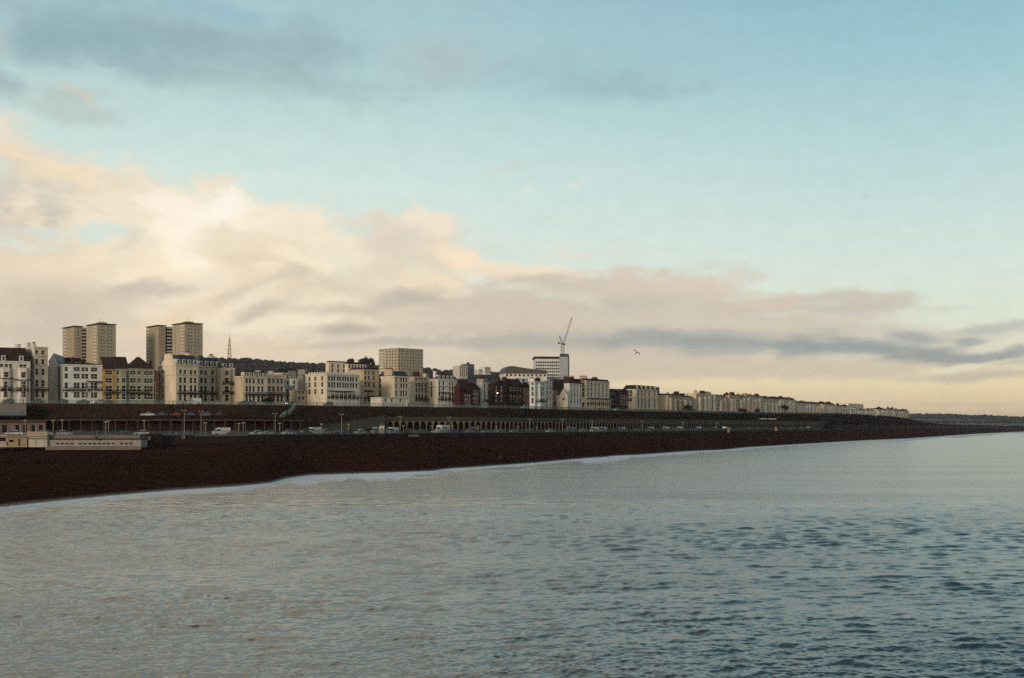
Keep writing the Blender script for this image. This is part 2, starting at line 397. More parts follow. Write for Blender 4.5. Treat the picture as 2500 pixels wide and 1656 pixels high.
def strip(mb_rows, name, m, kind='structure', smooth=False, label=None):
    n = len(mb_rows[0]); v = []; f = []
    for r in mb_rows: v += [tuple(p) for p in r]
    for i in range(len(mb_rows)-1):
        for j in range(n-1): f.append((i*n+j, i*n+j+1, (i+1)*n+j+1, (i+1)*n+j))
    me = bpy.data.meshes.new(name); me.from_pydata(v, [], f); me.materials.append(m)
    if smooth: me.polygons.foreach_set('use_smooth', [True]*len(f))
    me.update(); o = link(name, me); o['kind'] = kind
    return o
def zbeach(t, zb): return zb*(.30*(1-math.exp(-t*9))+.70*t)
# beach: shingle with long low ridges
mb_ = mat('shingle', (52, 29, 22), 1, .3, .9, col2=(70, 44, 35), bump=.7, bscale=5)
def _shingle(m):
    nt = m.node_tree; b = nt.nodes['Principled BSDF']; b.inputs['Specular IOR Level'].default_value = 0
    ramp = [n for n in nt.nodes if n.type == 'VALTORGB'][0]
    tc = [n for n in nt.nodes if n.type == 'TEX_COORD'][0]
    mp = nt.nodes.new('ShaderNodeMapping'); mp.inputs['Rotation'].default_value = (0, 0, R(-28)); mp.inputs['Scale'].default_value = (.03, .5, 1); nt.links.new(tc.outputs['Object'], mp.inputs[0])
    n2 = nt.nodes.new('ShaderNodeTexNoise'); n2.inputs['Scale'].default_value = 1; n2.inputs['Detail'].default_value = 6; nt.links.new(mp.outputs[0], n2.inputs['Vector'])
    hsv = nt.nodes.new('ShaderNodeMix'); hsv.data_type = 'RGBA'; hsv.blend_type = 'MULTIPLY'; hsv.inputs[0].default_value = 1
    rr = nt.nodes.new('ShaderNodeMapRange'); nt.links.new(n2.outputs['Fac'], rr.inputs[0]); rr.inputs[1].default_value = .3; rr.inputs[2].default_value = .7; rr.inputs[3].default_value = .7; rr.inputs[4].default_value = 1.3
    nt.links.new(ramp.outputs[0], hsv.inputs[6]); nt.links.new(rr.outputs[0], hsv.inputs[7]); nt.links.new(hsv.outputs[2], b.inputs['Base Color'])
_shingle(mb_)
rows = [[at(x, Y_shore(x)*.55, z=-4) for x in XS], [at(x, Y_shore(x)*.93, z=-.8) for x in XS]]
for k in range(41):
    t = k/40; row = []
    for x in XS:
        y0, y1 = Y_shore(x), Y_front(x); Yk = y0+(y1-y0)*t
        zz = zbeach(t, z_back(x)) + (.12*math.sin(t*46+x*.004)+.10*math.sin(t*21-x*.007)+.05*random.uniform(-1, 1))*min(1, t*12)*min(1, (1-t)*12)
        row.append(at(x, Yk, z=zz))
    rows.append(row)
beach_o = strip(rows, 'beach', mb_, smooth=True)
wet = []
for i_ in range(len(rows)):
    t = max(0, (i_-2)/40)
    for x in XS: wet.append(max(0, min(1, 1-t/.02)))
wa = beach_o.data.attributes.new('wet', 'FLOAT', 'POINT'); wa.data.foreach_set('value', wet)
_nt = mb_.node_tree; _b = _nt.nodes['Principled BSDF']; _a = _nt.nodes.new('ShaderNodeAttribute'); _a.attribute_name = 'wet'
for _sock, _lo, _hi in (('Roughness', 1, .32), ('Specular IOR Level', 0, .45)):
    _m = _nt.nodes.new('ShaderNodeMapRange'); _nt.links.new(_a.outputs['Fac'], _m.inputs[0]); _m.inputs[3].default_value = _lo; _m.inputs[4].default_value = _hi; _nt.links.new(_m.outputs[0], _b.inputs[_sock])
# promenade wall, road, inland ground
rb = [at(x, Y_front(x)+.15, z=z_back(x)-1) for x in XS]
mk('seawall', (40, 32, 30), .9, .25, .3)
wall_o = strip([rb, [at(x, Y_front(x)+.15, z=ZR) for x in XS]], 'promenade_edge', MT['seawall'])
strip([[at(x, Y_front(x)+.15, z=ZR) for x in XS], [at(x, Y_front(x)+5, z=ZR) for x in XS]], 'pavement', MT['paving'])
strip([[at(x, Y_front(x)+5, z=ZR-.12) for x in XS], [at(x, Y_cliff(x)+1, z=ZR-.12) for x in XS]], 'road', MT['tarmac'])
mk('kerbstone', (120, 118, 112), .8, .1, 1)
strip([[at(x, Y_front(x)+5.004, z=ZR-.13) for x in XS], [at(x, Y_front(x)+5.004, z=ZR+.006) for x in XS], [at(x, Y_front(x)+5.2, z=ZR+.006) for x in XS], [at(x, Y_front(x)+5.2, z=ZR-.13) for x in XS]], 'kerb', MT['kerbstone'])
# painted centre line
strip([[at(x, Y_front(x)+22, z=ZR-.116) for x in XS], [at(x, Y_front(x)+22.2, z=ZR-.116) for x in XS]], 'road_marking', MT['trimwhite'])
# cliff: planted, stained old sea wall
mc = mat('cliff', (56, 36, 30), 1, .35, .35, col2=(54, 48, 40), spec=0, bump=.6, bscale=.9)
rows = []
for t in (0, .15, .3, .45, .6, .75, .9, 1):
    rows.append([at(x, Y_cliff(x)+.6+t*2.2+random.uniform(-.2, .2), z=ZR-.3+(z_top(x)-ZR+.3)*t) for x in XS])
strip(rows, 'cliff', mc, smooth=True)
mg = mat('ground', (66, 62, 50), .95, .2, .01)
rows = [[at(x, Y_cliff(x)+2.7, z=z_top(x)) for x in XS], [at(x, Y_cliff(x)+6, z=z_top(x)) for x in XS]]
for k, (dY, dz) in enumerate(((60, .5), (200, 3), (500, 6), (1200, 10), (3000, 12))):
    rows.append([at(x, Y_cliff(x)*1.02+dY*(1+max(0, x-1250)*0), z=z_top(x)+dz*(1 if x < 1900 else max(0, 1-(x-1900)/250))) for x in XS])
rows.append([at(x, 14000, z=26) for x in XS])
strip(rows, 'ground', mg, smooth=True)
strip([[at(x, Y_cliff(x)+6.5, z=z_top(x)+.06) for x in XS], [at(x, Y_cliff(x)+16, z=z_top(x)+.10) for x in XS]], 'marine_road', MT['tarmac'])

# ------------------------------------------------------------------ sea
def build_sea():
    vs = [F*H/1.2/4500*1.0]; vs = []
    v = 3.2
    while v < 760: vs.append(v); v += max(.30, min(.9, v*.011))
    vs.append(900); vs.append(1400); vs.append(3000)
    Yr = np.array([F*H/q for q in vs][::-1])                      # near to far
    xs = np.concatenate([np.arange(-3400, -500, 60.), np.arange(-500, 3000, 2.6), np.arange(3000, 9000, 80.)])
    A, Bm = np.meshgrid((xs-CX)/F, Yr); X = A*Bm; Y = Bm.copy(); Z = np.zeros_like(X)
    dY = np.gradient(Yr)[:, None]+0*X
    rg = np.random.default_rng(5)
    # wind patches: where the breeze roughens the water
    def patch(s, seed):
        q = np.random.default_rng(seed); o = 0*X
        for _ in range(9):
            th = q.uniform(0, 6.28); k = 2*math.pi/(s*q.uniform(.6, 2.2)); o += np.sin((X*math.cos(th)*.55+Y*math.sin(th))*k+q.uniform(0, 6.28))
        return o/3
    pt = np.clip(.82+.20*patch(24, 1)+.20*patch(85, 2)+.14*patch(9, 4), .35, 1.25)
    for i in range(150):
        lam = .26*(3.4/.26)**(rg.random()**1.5)
        th = rg.normal(R(97), R(40)) if lam < 4 else rg.normal(R(98), R(16))
        k = 2*math.pi/lam
        amp = .0052*lam**.86*(.6+.8*rg.random())
        amp *= 1 if lam < 1.6 else max(.55, 1.15-lam*.09)
        fade = np.clip((lam/dY-1.6)/2.5, 0, 1)
        ph = (X*math.cos(th)+Y*math.sin(th))*k+rg.uniform(0, 6.28)
        Z += amp*fade*(pt if lam < 5 else 1)*np.sin(ph+.35*np.sin(ph))
    # shore: small swell lines running in, foam where the water thins
    px = A*F+CX
    ysh = np.array([Y_shore(q) for q in px[0]])[None, :]
    dist = ysh-Y                                                   # metres (along the line of sight) out from the shore
    sc_ = ysh/200.
    near = np.exp(-np.clip(dist, 0, None)/(9*sc_))
    Z *= 1-.55*near
    wob = 1.6*np.sin(X*.11+1)+1.1*np.sin(X*.27+Y*.05)+.8*np.sin(X*.61+.4)
    r1 = np.exp(-((dist-(7+wob)*sc_)/(1.5*sc_))**2)
    r2 = np.exp(-((dist-(22+1.8*wob)*sc_)/(2.6*sc_))**2)*np.clip(np.sin(X*.045+2), 0, 1)
    Z += .28*r1+.22*r2
    fwid = np.interp(px[0], [0, 300, 620, 690, 730, 1000, 1080, 1380, 1440, 1560, 1700, 1850, 2100, 2300, 2500], [1.5, 1.4, 1.3, 1.8, 3.2, 2.6, 1.1, 1.2, 3.4, 2.8, 2.0, 1.8, 2.2, 4.0, 5.0])[None, :]*(1+.22*np.sin(px[0]*.035)+.14*np.sin(px[0]*.083+2)+.08*np.sin(px[0]*.19))[None, :]
    foam = np.clip(1.3-np.clip(dist+wob*.7*sc_, 0, None)/(9.0*fwid*sc_), 0, 1)+.9*r1+.4*r2
    foam = np.clip(foam*1.15, 0, 1.2)
    nr, nc = X.shape
    co = np.stack([X, Y, Z], -1).reshape(-1, 3)
    idx = np.arange(nr*nc).reshape(nr, nc)
    q = np.stack([idx[:-1, :-1], idx[:-1, 1:], idx[1:, 1:], idx[1:, :-1]], -1).reshape(-1, 4)
    # plain sheet for the rest of the sea, beside and behind the camera
    base = len(co); y0 = Yr[0]; xl = xs[0]; xr = xs[-1]
    kl, kr = (xl-CX)/F, (xr-CX)/F; yN = Yr[-1]
    ex = np.array([(kl*y0, y0, 0), (kr*y0, y0, 0), (kr*yN, yN, 0), (kr*yN, -4000, 0), (kl*yN, -4000, 0), (kl*yN, yN, 0), (kl*y0, -4000, 0), (kr*y0, -4000, 0)], float)
    co = np.concatenate([co, ex])
    q2 = np.array([(base+6, base+7, base+1, base+0), (base+1, base+7, base+3, base+2), (base+6, base+0, base+5, base+4)])
    q = np.concatenate([q, q2])
    me = bpy.data.meshes.new('sea'); me.vertices.add(len(co)); me.vertices.foreach_set('co', co.ravel())
    me.loops.add(q.size); me.loops.foreach_set('vertex_index', q.ravel().astype(np.int32))
    me.polygons.add(len(q)); me.polygons.foreach_set('loop_start', np.arange(0, q.size, 4, dtype=np.int32))
    me.update(calc_edges=True)
    me.polygons.foreach_set('use_smooth', np.ones(len(q), bool))
    silt_sheen = .88*np.exp(-np.clip(dist, 0, None)/(.50*ysh))*np.clip(1.25-px/2300, .10, 1)*(.85+.25*patch(60, 9))  # silty surf zone, with warm cloud reflection painted in, stronger to the left
    sa = me.attributes.new('silt_sheen', 'FLOAT', 'POINT'); sa.data.foreach_set('value', np.concatenate([np.clip(silt_sheen, 0, 1).ravel(), np.zeros(8)]).astype(np.float32))
    at_ = me.attributes.new('foam', 'FLOAT', 'POINT'); at_.data.foreach_set('value', np.concatenate([foam.ravel(), np.zeros(8)]).astype(np.float32))
    m = bpy.data.materials.new('sea_water'); m.use_nodes = True; nt = m.node_tree; b = nt.nodes['Principled BSDF']
    b.inputs['Roughness'].default_value = .10; b.inputs['IOR'].default_value = 1.58; b.inputs['Specular IOR Level'].default_value = .5
    tc = nt.nodes.new('ShaderNodeTexCoord')
    def noise(sx_, sy_, det, seed=0):
        mp = nt.nodes.new('ShaderNodeMapping'); mp.inputs['Scale'].default_value = (sx_, sy_, 1); mp.inputs['Rotation'].default_value = (0, 0, R(8)); mp.inputs['Location'].default_value = (seed, seed, 0)
        nt.links.new(tc.outputs['Object'], mp.inputs[0]); n = nt.nodes.new('ShaderNodeTexNoise'); n.inputs['Scale'].default_value = 1; n.inputs['Detail'].default_value = det; n.inputs['Roughness'].default_value = .6
        nt.links.new(mp.outputs[0], n.inputs['Vector']); return n.outputs['Fac']
    b1 = nt.nodes.new('ShaderNodeBump'); b1.inputs['Strength'].default_value = .7; b1.inputs['Distance'].default_value = .11; nt.links.new(noise(.9, 1.9, 4), b1.inputs['Height'])
    wp = nt.nodes.new('ShaderNodeMapRange'); nt.links.new(noise(.010, .045, 3, 11), wp.inputs[0]); wp.inputs[1].default_value = .38; wp.inputs[2].default_value = .62; wp.inputs[3].default_value = .25; wp.inputs[4].default_value = 1.0; nt.links.new(wp.outputs[0], b1.inputs['Strength'])
    b2 = nt.nodes.new('ShaderNodeBump'); b2.inputs['Strength'].default_value = .45; b2.inputs['Distance'].default_value = .5; nt.links.new(noise(.09, .22, 3, 7), b2.inputs['Height']); nt.links.new(b1.outputs[0], b2.inputs['Normal'])
    nt.links.new(b2.outputs[0], b.inputs['Normal'])
    at2 = nt.nodes.new('ShaderNodeAttribute'); at2.attribute_name = 'foam'
    fn = noise(1.1, 1.8, 5, 3)
    mul = nt.nodes.new('ShaderNodeMath'); mul.operation = 'ADD'; nt.links.new(at2.outputs['Fac'], mul.inputs[0]); nt.links.new(fn, mul.inputs[1])
    mr = nt.nodes.new('ShaderNodeMapRange'); nt.links.new(mul.outputs[0], mr.inputs[0]); mr.inputs[1].default_value = .85; mr.inputs[2].default_value = 1.25
    fo = nt.nodes.new('ShaderNodeMath'); fo.operation = 'MULTIPLY'; nt.links.new(mr.outputs[0], fo.inputs[0]); fo.inputs[1].default_value = .92
    mx = nt.nodes.new('ShaderNodeMix'); mx.data_type = 'RGBA'; nt.links.new(fo.outputs[0], mx.inputs[0]); mx.inputs[6].default_value = (.018, .055, .066, 1); mx.inputs[7].default_value = (.88, .90, .91, 1)
    as_ = nt.nodes.new('ShaderNodeAttribute'); as_.attribute_name = 'silt_sheen'; ms = nt.nodes.new('ShaderNodeMix'); ms.data_type = 'RGBA'
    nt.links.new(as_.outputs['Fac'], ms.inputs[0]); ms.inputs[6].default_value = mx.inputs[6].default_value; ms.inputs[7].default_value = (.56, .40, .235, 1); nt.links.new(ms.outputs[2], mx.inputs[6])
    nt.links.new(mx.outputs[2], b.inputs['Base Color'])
    mr2 = nt.nodes.new('ShaderNodeMapRange'); nt.links.new(fo.outputs[0], mr2.inputs[0]); mr2.inputs[3].default_value = .17; mr2.inputs[4].default_value = .8; nt.links.new(mr2.outputs[0], b.inputs['Roughness'])
    me.materials.append(m)
    o = link('sea', me); o['kind'] = 'structure'
build_sea()

# ------------------------------------------------------------------ buildings
WIN = {}
def win_mesh(w, h, kind='sash'):
    key = (round(w, 2), round(h, 2), kind)
    if key in WIN: return WIN[key]
    b = MB(); f = min(.09, w*.09)
    if kind == 'sash':
        b.poly([(-w/2, .16, 0), (w/2, .16, 0), (w/2, .16, h), (-w/2, .16, h)], 1)
        for x0, x1, z0, z1 in ((-w/2, -w/2+f, 0, h), (w/2-f, w/2, 0, h), (-w/2+f, w/2-f, 0, f), (-w/2+f, w/2-f, h-f, h), (-w/2+f, w/2-f, h*.5-f/2, h*.5+f/2)):
            b.box(x0, x1, .09, .158, z0, z1, 0)
        b.box(-w/2-.12, w/2+.12, -.14, 0, -.16, -.003, 0)
        b.box(-w/2-.10, w/2+.10, -.08, 0, h+.003, h+.16, 0)
    elif kind == 'strip':
        b.poly([(-w/2, .16, 0), (w/2, .16, 0), (w/2, .16, h), (-w/2, .16, h)], 1)
        n = max(1, int(w/1.6))
        for i in range(n+1): b.box(-w/2+i*w/n-.04, -w/2+i*w/n+.04, .08, .158, 0, h, 0)
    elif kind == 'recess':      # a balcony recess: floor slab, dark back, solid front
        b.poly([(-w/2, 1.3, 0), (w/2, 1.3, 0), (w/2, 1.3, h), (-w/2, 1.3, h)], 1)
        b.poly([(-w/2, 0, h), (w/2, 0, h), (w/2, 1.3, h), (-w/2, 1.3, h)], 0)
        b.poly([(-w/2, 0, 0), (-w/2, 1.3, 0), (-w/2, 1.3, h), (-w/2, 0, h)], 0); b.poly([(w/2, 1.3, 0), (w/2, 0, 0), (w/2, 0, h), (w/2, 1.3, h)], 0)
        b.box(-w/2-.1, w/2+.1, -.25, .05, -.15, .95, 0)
    elif kind == 'arch':
        k = 8; r = w/2
        b.poly([(-r, .2, 0), (r, .2, 0), (r, .2, h-r)] + [(r*math.cos(math.pi*i/k), .2, h-r+r*math.sin(math.pi*i/k)) for i in range(1, k)] + [(-r, .2, h-r)], 1)
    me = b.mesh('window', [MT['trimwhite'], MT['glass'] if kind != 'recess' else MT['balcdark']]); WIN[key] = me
    return me
def facade(mb, O, U, I, w, h, wins, rev=.16, m=0):
    """wall w x h with real openings; O bottom-left corner, U along, I inwards"""
    xs = sorted({0, w, *[round(a, 3) for q in wins for a in q[:2]]}); zs = sorted({0, h, *[round(a, 3) for q in wins for a in q[2:4]]})
    P = lambda u, z, d=0: (O[0]+U[0]*u+I[0]*d, O[1]+U[1]*u+I[1]*d, O[2]+z)
    rw = [tuple(round(a, 3) for a in q[:4]) for q in wins]
    for j in range(len(zs)-1):
        z0, z1 = zs[j], zs[j+1]; run = None
        for i in range(len(xs)-1):
            x0, x1 = xs[i], xs[i+1]; cx, cz = (x0+x1)/2, (z0+z1)/2
            hole = any(a < cx < b_ and c < cz < d for a, b_, c, d in rw)
            if not hole:
                if run is None: run = x0
                end = x1
            if (hole or i == len(xs)-2) and run is not None:
                mb.poly([P(run, z0), P(end, z0), P(end, z1), P(run, z1)], m); run = None
    for a, b_, c, d in rw:
        mb.poly([P(a, c), P(a, c, rev), P(a, d, rev), P(a, d)], m); mb.poly([P(b_, c, rev), P(b_, c), P(b_, d), P(b_, d, rev)], m)
        mb.poly([P(a, c), P(b_, c), P(b_, c, rev), P(a, c, rev)], m); mb.poly([P(a, d, rev), P(b_, d, rev), P(b_, d), P(a, d)], m)
BLD = []
def building(name, label, xs, top, th=45, Y=None, set_=17, bot=None, wall='cream', cols=(), rows=(), scols=(), srows=None, ww=1.15, roof='flat', roofy=None, roofm='darkroof',
             cornices=(), balcony=(), verandah=(), chim=(), dormers=0, L=None, D=None, group=None, root=None, cat='building', wkind='sash', part='wall', swall=None, bays=(), parapet=True, crenel=False, gable=None, Dmax=24, pots=True, slab=None, roof_i=None):
    xA, xB, xC = xs; c, s = math.cos(R(th)), math.sin(R(th))
    YB = Y or Y_cliff(xB)+set_
    kB, kC, kA = (xB-CX)/F, (xC-CX)/F, (xA-CX)/F; XB = kB*YB
    if L is None:
        den = c-kC*s; L = (kC*YB-XB)/den
    L = max(2, min(L, 120))
    if D is None:
        if xA < xB-.5:
            den = s+kA*c; D = (XB-kA*YB)/den if abs(den) > .02 else 12
            D = Dmax if D < 0 else D
        else: D = 11
    D = max(3, min(D, Dmax))
    zb = (z_top(xB)-.6) if bot is None else H+(HY-bot)/F*YB
    zt = H+(HY-top)/F*YB; h = zt-zb
    Mx = Matrix.Translation((XB, YB, zb)) @ Matrix.Rotation(R(th), 4, 'Z')
    if root is None: root = empty(name, Mx, label, cat, group); off = Matrix.Identity(4)
    else: off = root.matrix_world.inverted() @ Mx
    zz = lambda y: H+(HY-y)/F*YB-zb
    fu = lambda x: ((x-CX)/F*YB-XB)/(c-(x-CX)/F*s)
    sd = lambda x: (XB-(x-CX)/F*YB)/(s+(x-CX)/F*c)
    if isinstance(cols, int): cols_u = [(L*(i+.5)/cols, ww) for i in range(cols)]
    else: cols_u = [((fu(q), ww) if not isinstance(q, tuple) else (fu(q[0]), q[1])) for q in cols]
    if isinstance(scols, int): sc_u = [(D*(i+.5)/scols, ww) for i in range(scols)]
    else: sc_u = [((sd(q), ww) if not isinstance(q, tuple) else (sd(q[0]), q[1])) for q in scols]
    srows = rows if srows is None else srows
    fw, sw = [], []
    for y, wh in rows:
        for u, w in cols_u:
            if u-w/2 < .15 or u+w/2 > L-.15: continue
            fw.append((u-w/2, u+w/2, zz(y)-wh/2, zz(y)+wh/2))
    for y, wh in srows:
        for d, w in sc_u:
            if d-w/2 < .15 or d+w/2 > D-.15: continue
            sw.append((d-w/2, d+w/2, zz(y)-wh/2, zz(y)+wh/2))
    wm = [MT[wall], MT[swall or wall]]
    mb = MB(); rev = 1.3 if wkind == 'recess' else .16
    facade(mb, (0, 0, 0), (1, 0), (0, 1), L, h, fw, .16, 0)
    facade(mb, (0, D, 0), (0, -1), (1, 0), D, h, [(D-b_, D-a, c_, d_) for a, b_, c_, d_ in sw], .16, 1)
    mb.poly([(L, 0, 0), (L, D, 0), (L, D, h), (L, 0, h)], 0); mb.poly([(L, D, 0), (0, D, 0), (0, D, h), (L, D, h)], 0)
    mb.poly([(0, 0, h-.02), (L, 0, h-.02), (L, D, h-.02), (0, D, h-.02)], 0)
    if crenel:
        n = int(L/1.6)
        for i in range(n): mb.box(i*1.6+.1, i*1.6+.9, .02, .3, h-.02, h+.7, 0)
        n = int(D/1.6)
        for i in range(n): mb.box(.02, .3, .4+i*1.6, 1.2+i*1.6, h-.02, h+.7, 1)
    mb.build(part, wm, root, off)
    for a, b_, c_, d_ in fw:
        k = wkind if wkind != 'mixed' else 'sash'
        if (b_-a) > 2.3 and wkind == 'recess': k = 'recess'
        elif wkind == 'recess': k = 'sash'
        link('window', win_mesh(b_-a, d_-c_, k), root, off @ Matrix.Translation(((a+b_)/2, 0, c_)))
    for a, b_, c_, d_ in sw:
        k = wkind
        if (b_-a) > 2.3 and wkind == 'recess': k = 'recess'
        elif wkind == 'recess': k = 'sash'
        link('window', win_mesh(b_-a, d_-c_, k), root, off @ Matrix.Translation((0, (a+b_)/2, c_)) @ Matrix.Rotation(R(-90), 4, 'Z'))
    # bays (bowed fronts)
    for xb_, wb, y0, y1 in bays:
        u = fu(xb_); b = MB(); z0, z1 = 0, zz(y0)
        if y1: z0 = zz(y1)
        b.prism([(u-wb/2, .0), (u-wb*.3, -.9), (u+wb*.3, -.9), (u+wb/2, .0)], z0, z1, 0)
        bo = b.build('bay', [MT[wall]], root, off)
        for y, wh in rows:
            zc = zz(y)
            if z0 < zc-wh/2 and zc+wh/2 < z1-.2:
                wmsh = win_mesh(min(wb*.5, 1.5), wh)
                lo = link('window', wmsh, bo, Matrix.Translation((u, -1.07, zc-wh/2)))
    # mouldings
    if cornices:
        b = MB()
        for q in cornices:
            z = zz(q); b.box(-.28, L+.1, -.30, 0, z-.22, z+.18, 0); b.box(-.28, 0, 0, D, z-.22, z+.18, 0)
        b.build('cornice', [MT['trimwhite'] if wall in ('white', 'offwhite', 'whitecool') else MT[wall]], root, off)
    # roof
    ry = (zz(roofy)-h) if roofy is not None else 3
    rb_ = None
    if roof == 'flat':
        b = MB(); b.box(.3, L-.3, .3, D-.3, h-.015, h+.12, 0); rb_ = b.build('roof', [MT['lead']], root, off)
    elif roof == 'mansard':
        ry *= 1.02; i = roof_i or min(1.6, L*.2, D*.2); b = MB()
        lo = [(.15, .25), (L-.05, .25), (L-.05, D-.1), (.15, D-.1)]; hi = [(i, i), (L-i*.4, i), (L-i*.4, D-i), (i, D-i)]
        for k in range(4):
            j = (k+1) % 4; b.poly([(*lo[k], h), (*lo[j], h), (*hi[j], h+ry), (*hi[k], h+ry)])
        b.poly([(*p, h+ry) for p in hi]); rb_ = b.build('roof', [MT[roofm]], root, off)
    elif roof == 'hip':
        b = MB(); e = .3; r0 = min(D, L)/2*.9
        A_ = [(-e, -e, h), (L+e, -e, h), (L+e, D+e, h), (-e, D+e, h)]; r1 = (r0, D/2, h+ry); r2 = (max(L-r0, r0+.1), D/2, h+ry)
        b.poly([A_[0], A_[1], r2, r1]); b.poly([A_[1], A_[2], r2]); b.poly([A_[2], A_[3], r1, r2]); b.poly([A_[3], A_[0], r1]); rb_ = b.build('roof', [MT[roofm]], root, off)
    elif roof == 'gable':       # ridge along the front
        b = MB(); b.poly([(-.05, -.3, h-.1), (L+.05, -.3, h-.1), (L+.05, D/2, h+ry), (-.05, D/2, h+ry)]); b.poly([(L+.05, D+.3, h-.1), (-.05, D+.3, h-.1), (-.05, D/2, h+ry), (L+.05, D/2, h+ry)])
        rb_ = b.build('roof', [MT[roofm]], root, off)
        g = MB(); g.poly([(0.02, D, h-.02), (0.02, 0, h-.02), (0.02, D/2, h+ry-.15)]); g.poly([(L-.02, 0, h-.02), (L-.02, D, h-.02), (L-.02, D/2, h+ry-.15)]); g.build('gable', [MT[swall or wall]], root, off)
    elif roof == 'cross':       # gable facing the front
        b = MB(); b.poly([(-.25, -.05, h-.1), (L/2, -.05, h+ry), (L/2, D, h+ry), (-.25, D, h-.1)]); b.poly([(L/2, -.05, h+ry), (L+.25, -.05, h-.1), (L+.25, D, h-.1), (L/2, D, h+ry)])
        rb_ = b.build('roof', [MT[roofm]], root, off)
        g = MB(); g.poly([(0, .02, h-.02), (L, .02, h-.02), (L/2, .02, h+ry-.15)]); g.build('gable', [MT[wall]], root, off)
    if gable:                   # shaped gable standing on the side wall: list of (pixel x, pixel y)
        g = MB(); pts = [(sd(x), zz(y)) for x, y in gable]
        f_ = [(-.02, d, z) for d, z in pts]; k_ = [(.4, d, z) for d, z in pts]
        g.poly(f_); g.poly(k_[::-1])
        for i in range(len(pts)):
            j = (i+1) % len(pts); g.poly([f_[j], f_[i], k_[i], k_[j]])
        g.build('gable', [MT[swall or wall]], root, off)
    for i in range(dormers):
        u = L*(i+.5)/dormers; b = MB()
        b.box(u-.75, u+.75, .35, 2.2, h+.1, h+min(1.9, ry*.8), 0); b.box(u-.9, u+.9, .2, 2.3, h+min(1.9, ry*.8), h+min(1.9, ry*.8)+.15, 1)
        do = b.build('dormer', [MT['trimwhite'], MT[roofm]], root, off)
        link('window', win_mesh(.9, min(1.3, ry*.55)), do, Matrix.Translation((u, .18, h+.25)))
    for q in chim:
        x, y0, wpx = q[:3]; u = max(.8, min(fu(x), L-.8)); zc = zz(y0); wd = wpx/F*YB; cm = q[3] if len(q) > 3 else wall
        b = MB(); b.box(u-.45, u+.45, 1.8, 1.8+max(1.4, wd*1.3), h-.1, zc, 0); b.box(u-.55, u+.55, 1.7, 1.9+max(1.4, wd*1.3), zc-.3, zc, 0)
        co = b.build('chimney', [MT[cm]], rb_ if rb_ else root, None if rb_ else off)
        p = MB()
        for t in range(int(max(2, wd*1.3/.5))): p.lathe([(.15, 0), (.17, .2), (.13, .55), (.17, .6)], (u, 2.1+t*.5, zc), 6)
        if rb_: p.build('chimney_pots', [MT['pots']], rb_)
        else: p.build('chimney_pots', [MT['pots']], root, off)
    for y, x0, x1 in balcony:
        u0 = max(-.2, fu(x0)); u1 = min(L+.2, fu(x1)); z = zz(y); b = MB()
        b.box(u0, u1, -1.25, -.003, z-.55, z-.37, 0); b.box(u0, u1, -1.25, -1.2, z+.5, z+.58, 0); b.box(u0, u1, -1.24, -1.21, z-.37, z-.25, 0)
        n = int((u1-u0)/.28)
        for i in range(n+1): b.box(u0+i*.28, u0+i*.28+.10, -1.245, -1.205, z-.25, z+.5, 0)
        for i in range(int((u1-u0)/3)+1): b.bar((u0+i*3+.2, -.1, z-1.3), (u0+i*3+.2, -1.1, z-.55), .06)
        b.build('balcony', [MT['iron']], root, off)
    for y0, y1, x0, x1, vm in verandah:     # canopied balcony on posts
        u0 = max(-.2, fu(x0)); u1 = min(L+.2, fu(x1)); za, zb_ = zz(y0), zz(y1); b = MB()
        b.poly([(u0, -1.9, za-.5), (u1, -1.9, za-.5), (u1, -.02, za), (u0, -.02, za)], 0); b.poly([(u0, -.02, za-.03), (u1, -.02, za-.03), (u1, -1.9, za-.53), (u0, -1.9, za-.53)], 0)
        b.box(u0, u1, -1.8, -.003, zb_-.2, zb_, 1); b.box(u0, u1, -1.8, -1.74, zb_+.9, zb_+1.0, 1)
        n = int((u1-u0)/.3)
        for i in range(n+1): b.box(u0+i*.3, u0+i*.3+.1, -1.79, -1.75, zb_, zb_+.9, 1)
        for i in range(int((u1-u0)/2.2)+1): b.bar((u0+i*2.2+.1, -1.8, zb_-3 if zb_ > 3 else 0), (u0+i*2.2+.1, -1.8, za-.5), .07, 2)
        b.build('verandah', [MT[vm], MT['iron'], MT['trimwhite']], root, off)
    if slab:
        b = MB(); b.box(-.5, L+.5, -.5, D+.5, h+.5, h+1.1, 0); b.box(2, L-2, 2, D-2, h+.1, h+.5, 0); b.build('roof_slab', [MT[slab]], root, off)
    BLD.append((root, YB, L, D, h)); return root, off, dict(L=L, D=D, h=h, YB=YB, zz=zz, fu=fu, sd=sd, zb=zb)
bd = building
G1 = 'seafront houses along the cliff top'
# --- left group
bd('seafront_house', 'pale bow-windowed house with brown mansard roof at the left edge of the photo', (-60, -58, 74), 880, 24, wall='offwhite', cols=[4, 16, 26, 52, 61], rows=[(893, 1.6), (914, 1.9), (938, 2.2), (962, 2.2)], roof='mansard', roofy=846, roofm='brownroof', cornices=[882, 900], dormers=3, roof_i=3.6,
   bays=[(15, 3.6, 896, None), (57, 3.6, 896, None)], balcony=[(950, -20, 30), (950, 38, 72)], verandah=[(921, 950, 0, 32, 'slate'), (924, 952, 38, 74, 'slate')], group=G1, chim=[(-20, 835, 10, 'white')])
b2_, o2_, i2_ = bd('townhouse', 'tall narrow cream house with stacked cornices and white chimneys, second from the left', (50, 84, 117), 847, 42, set_=20, wall='cream', swall='white', cols=[90, 105], rows=[(860, 1.4), (883, 1.9), (908, 2.2), (936, 2.4), (962, 2.6)], scols=[], cornices=[849, 868, 890], balcony=[(949, 80, 117)], chim=[(87, 838, 12, 'white')], group=G1, Dmax=26)
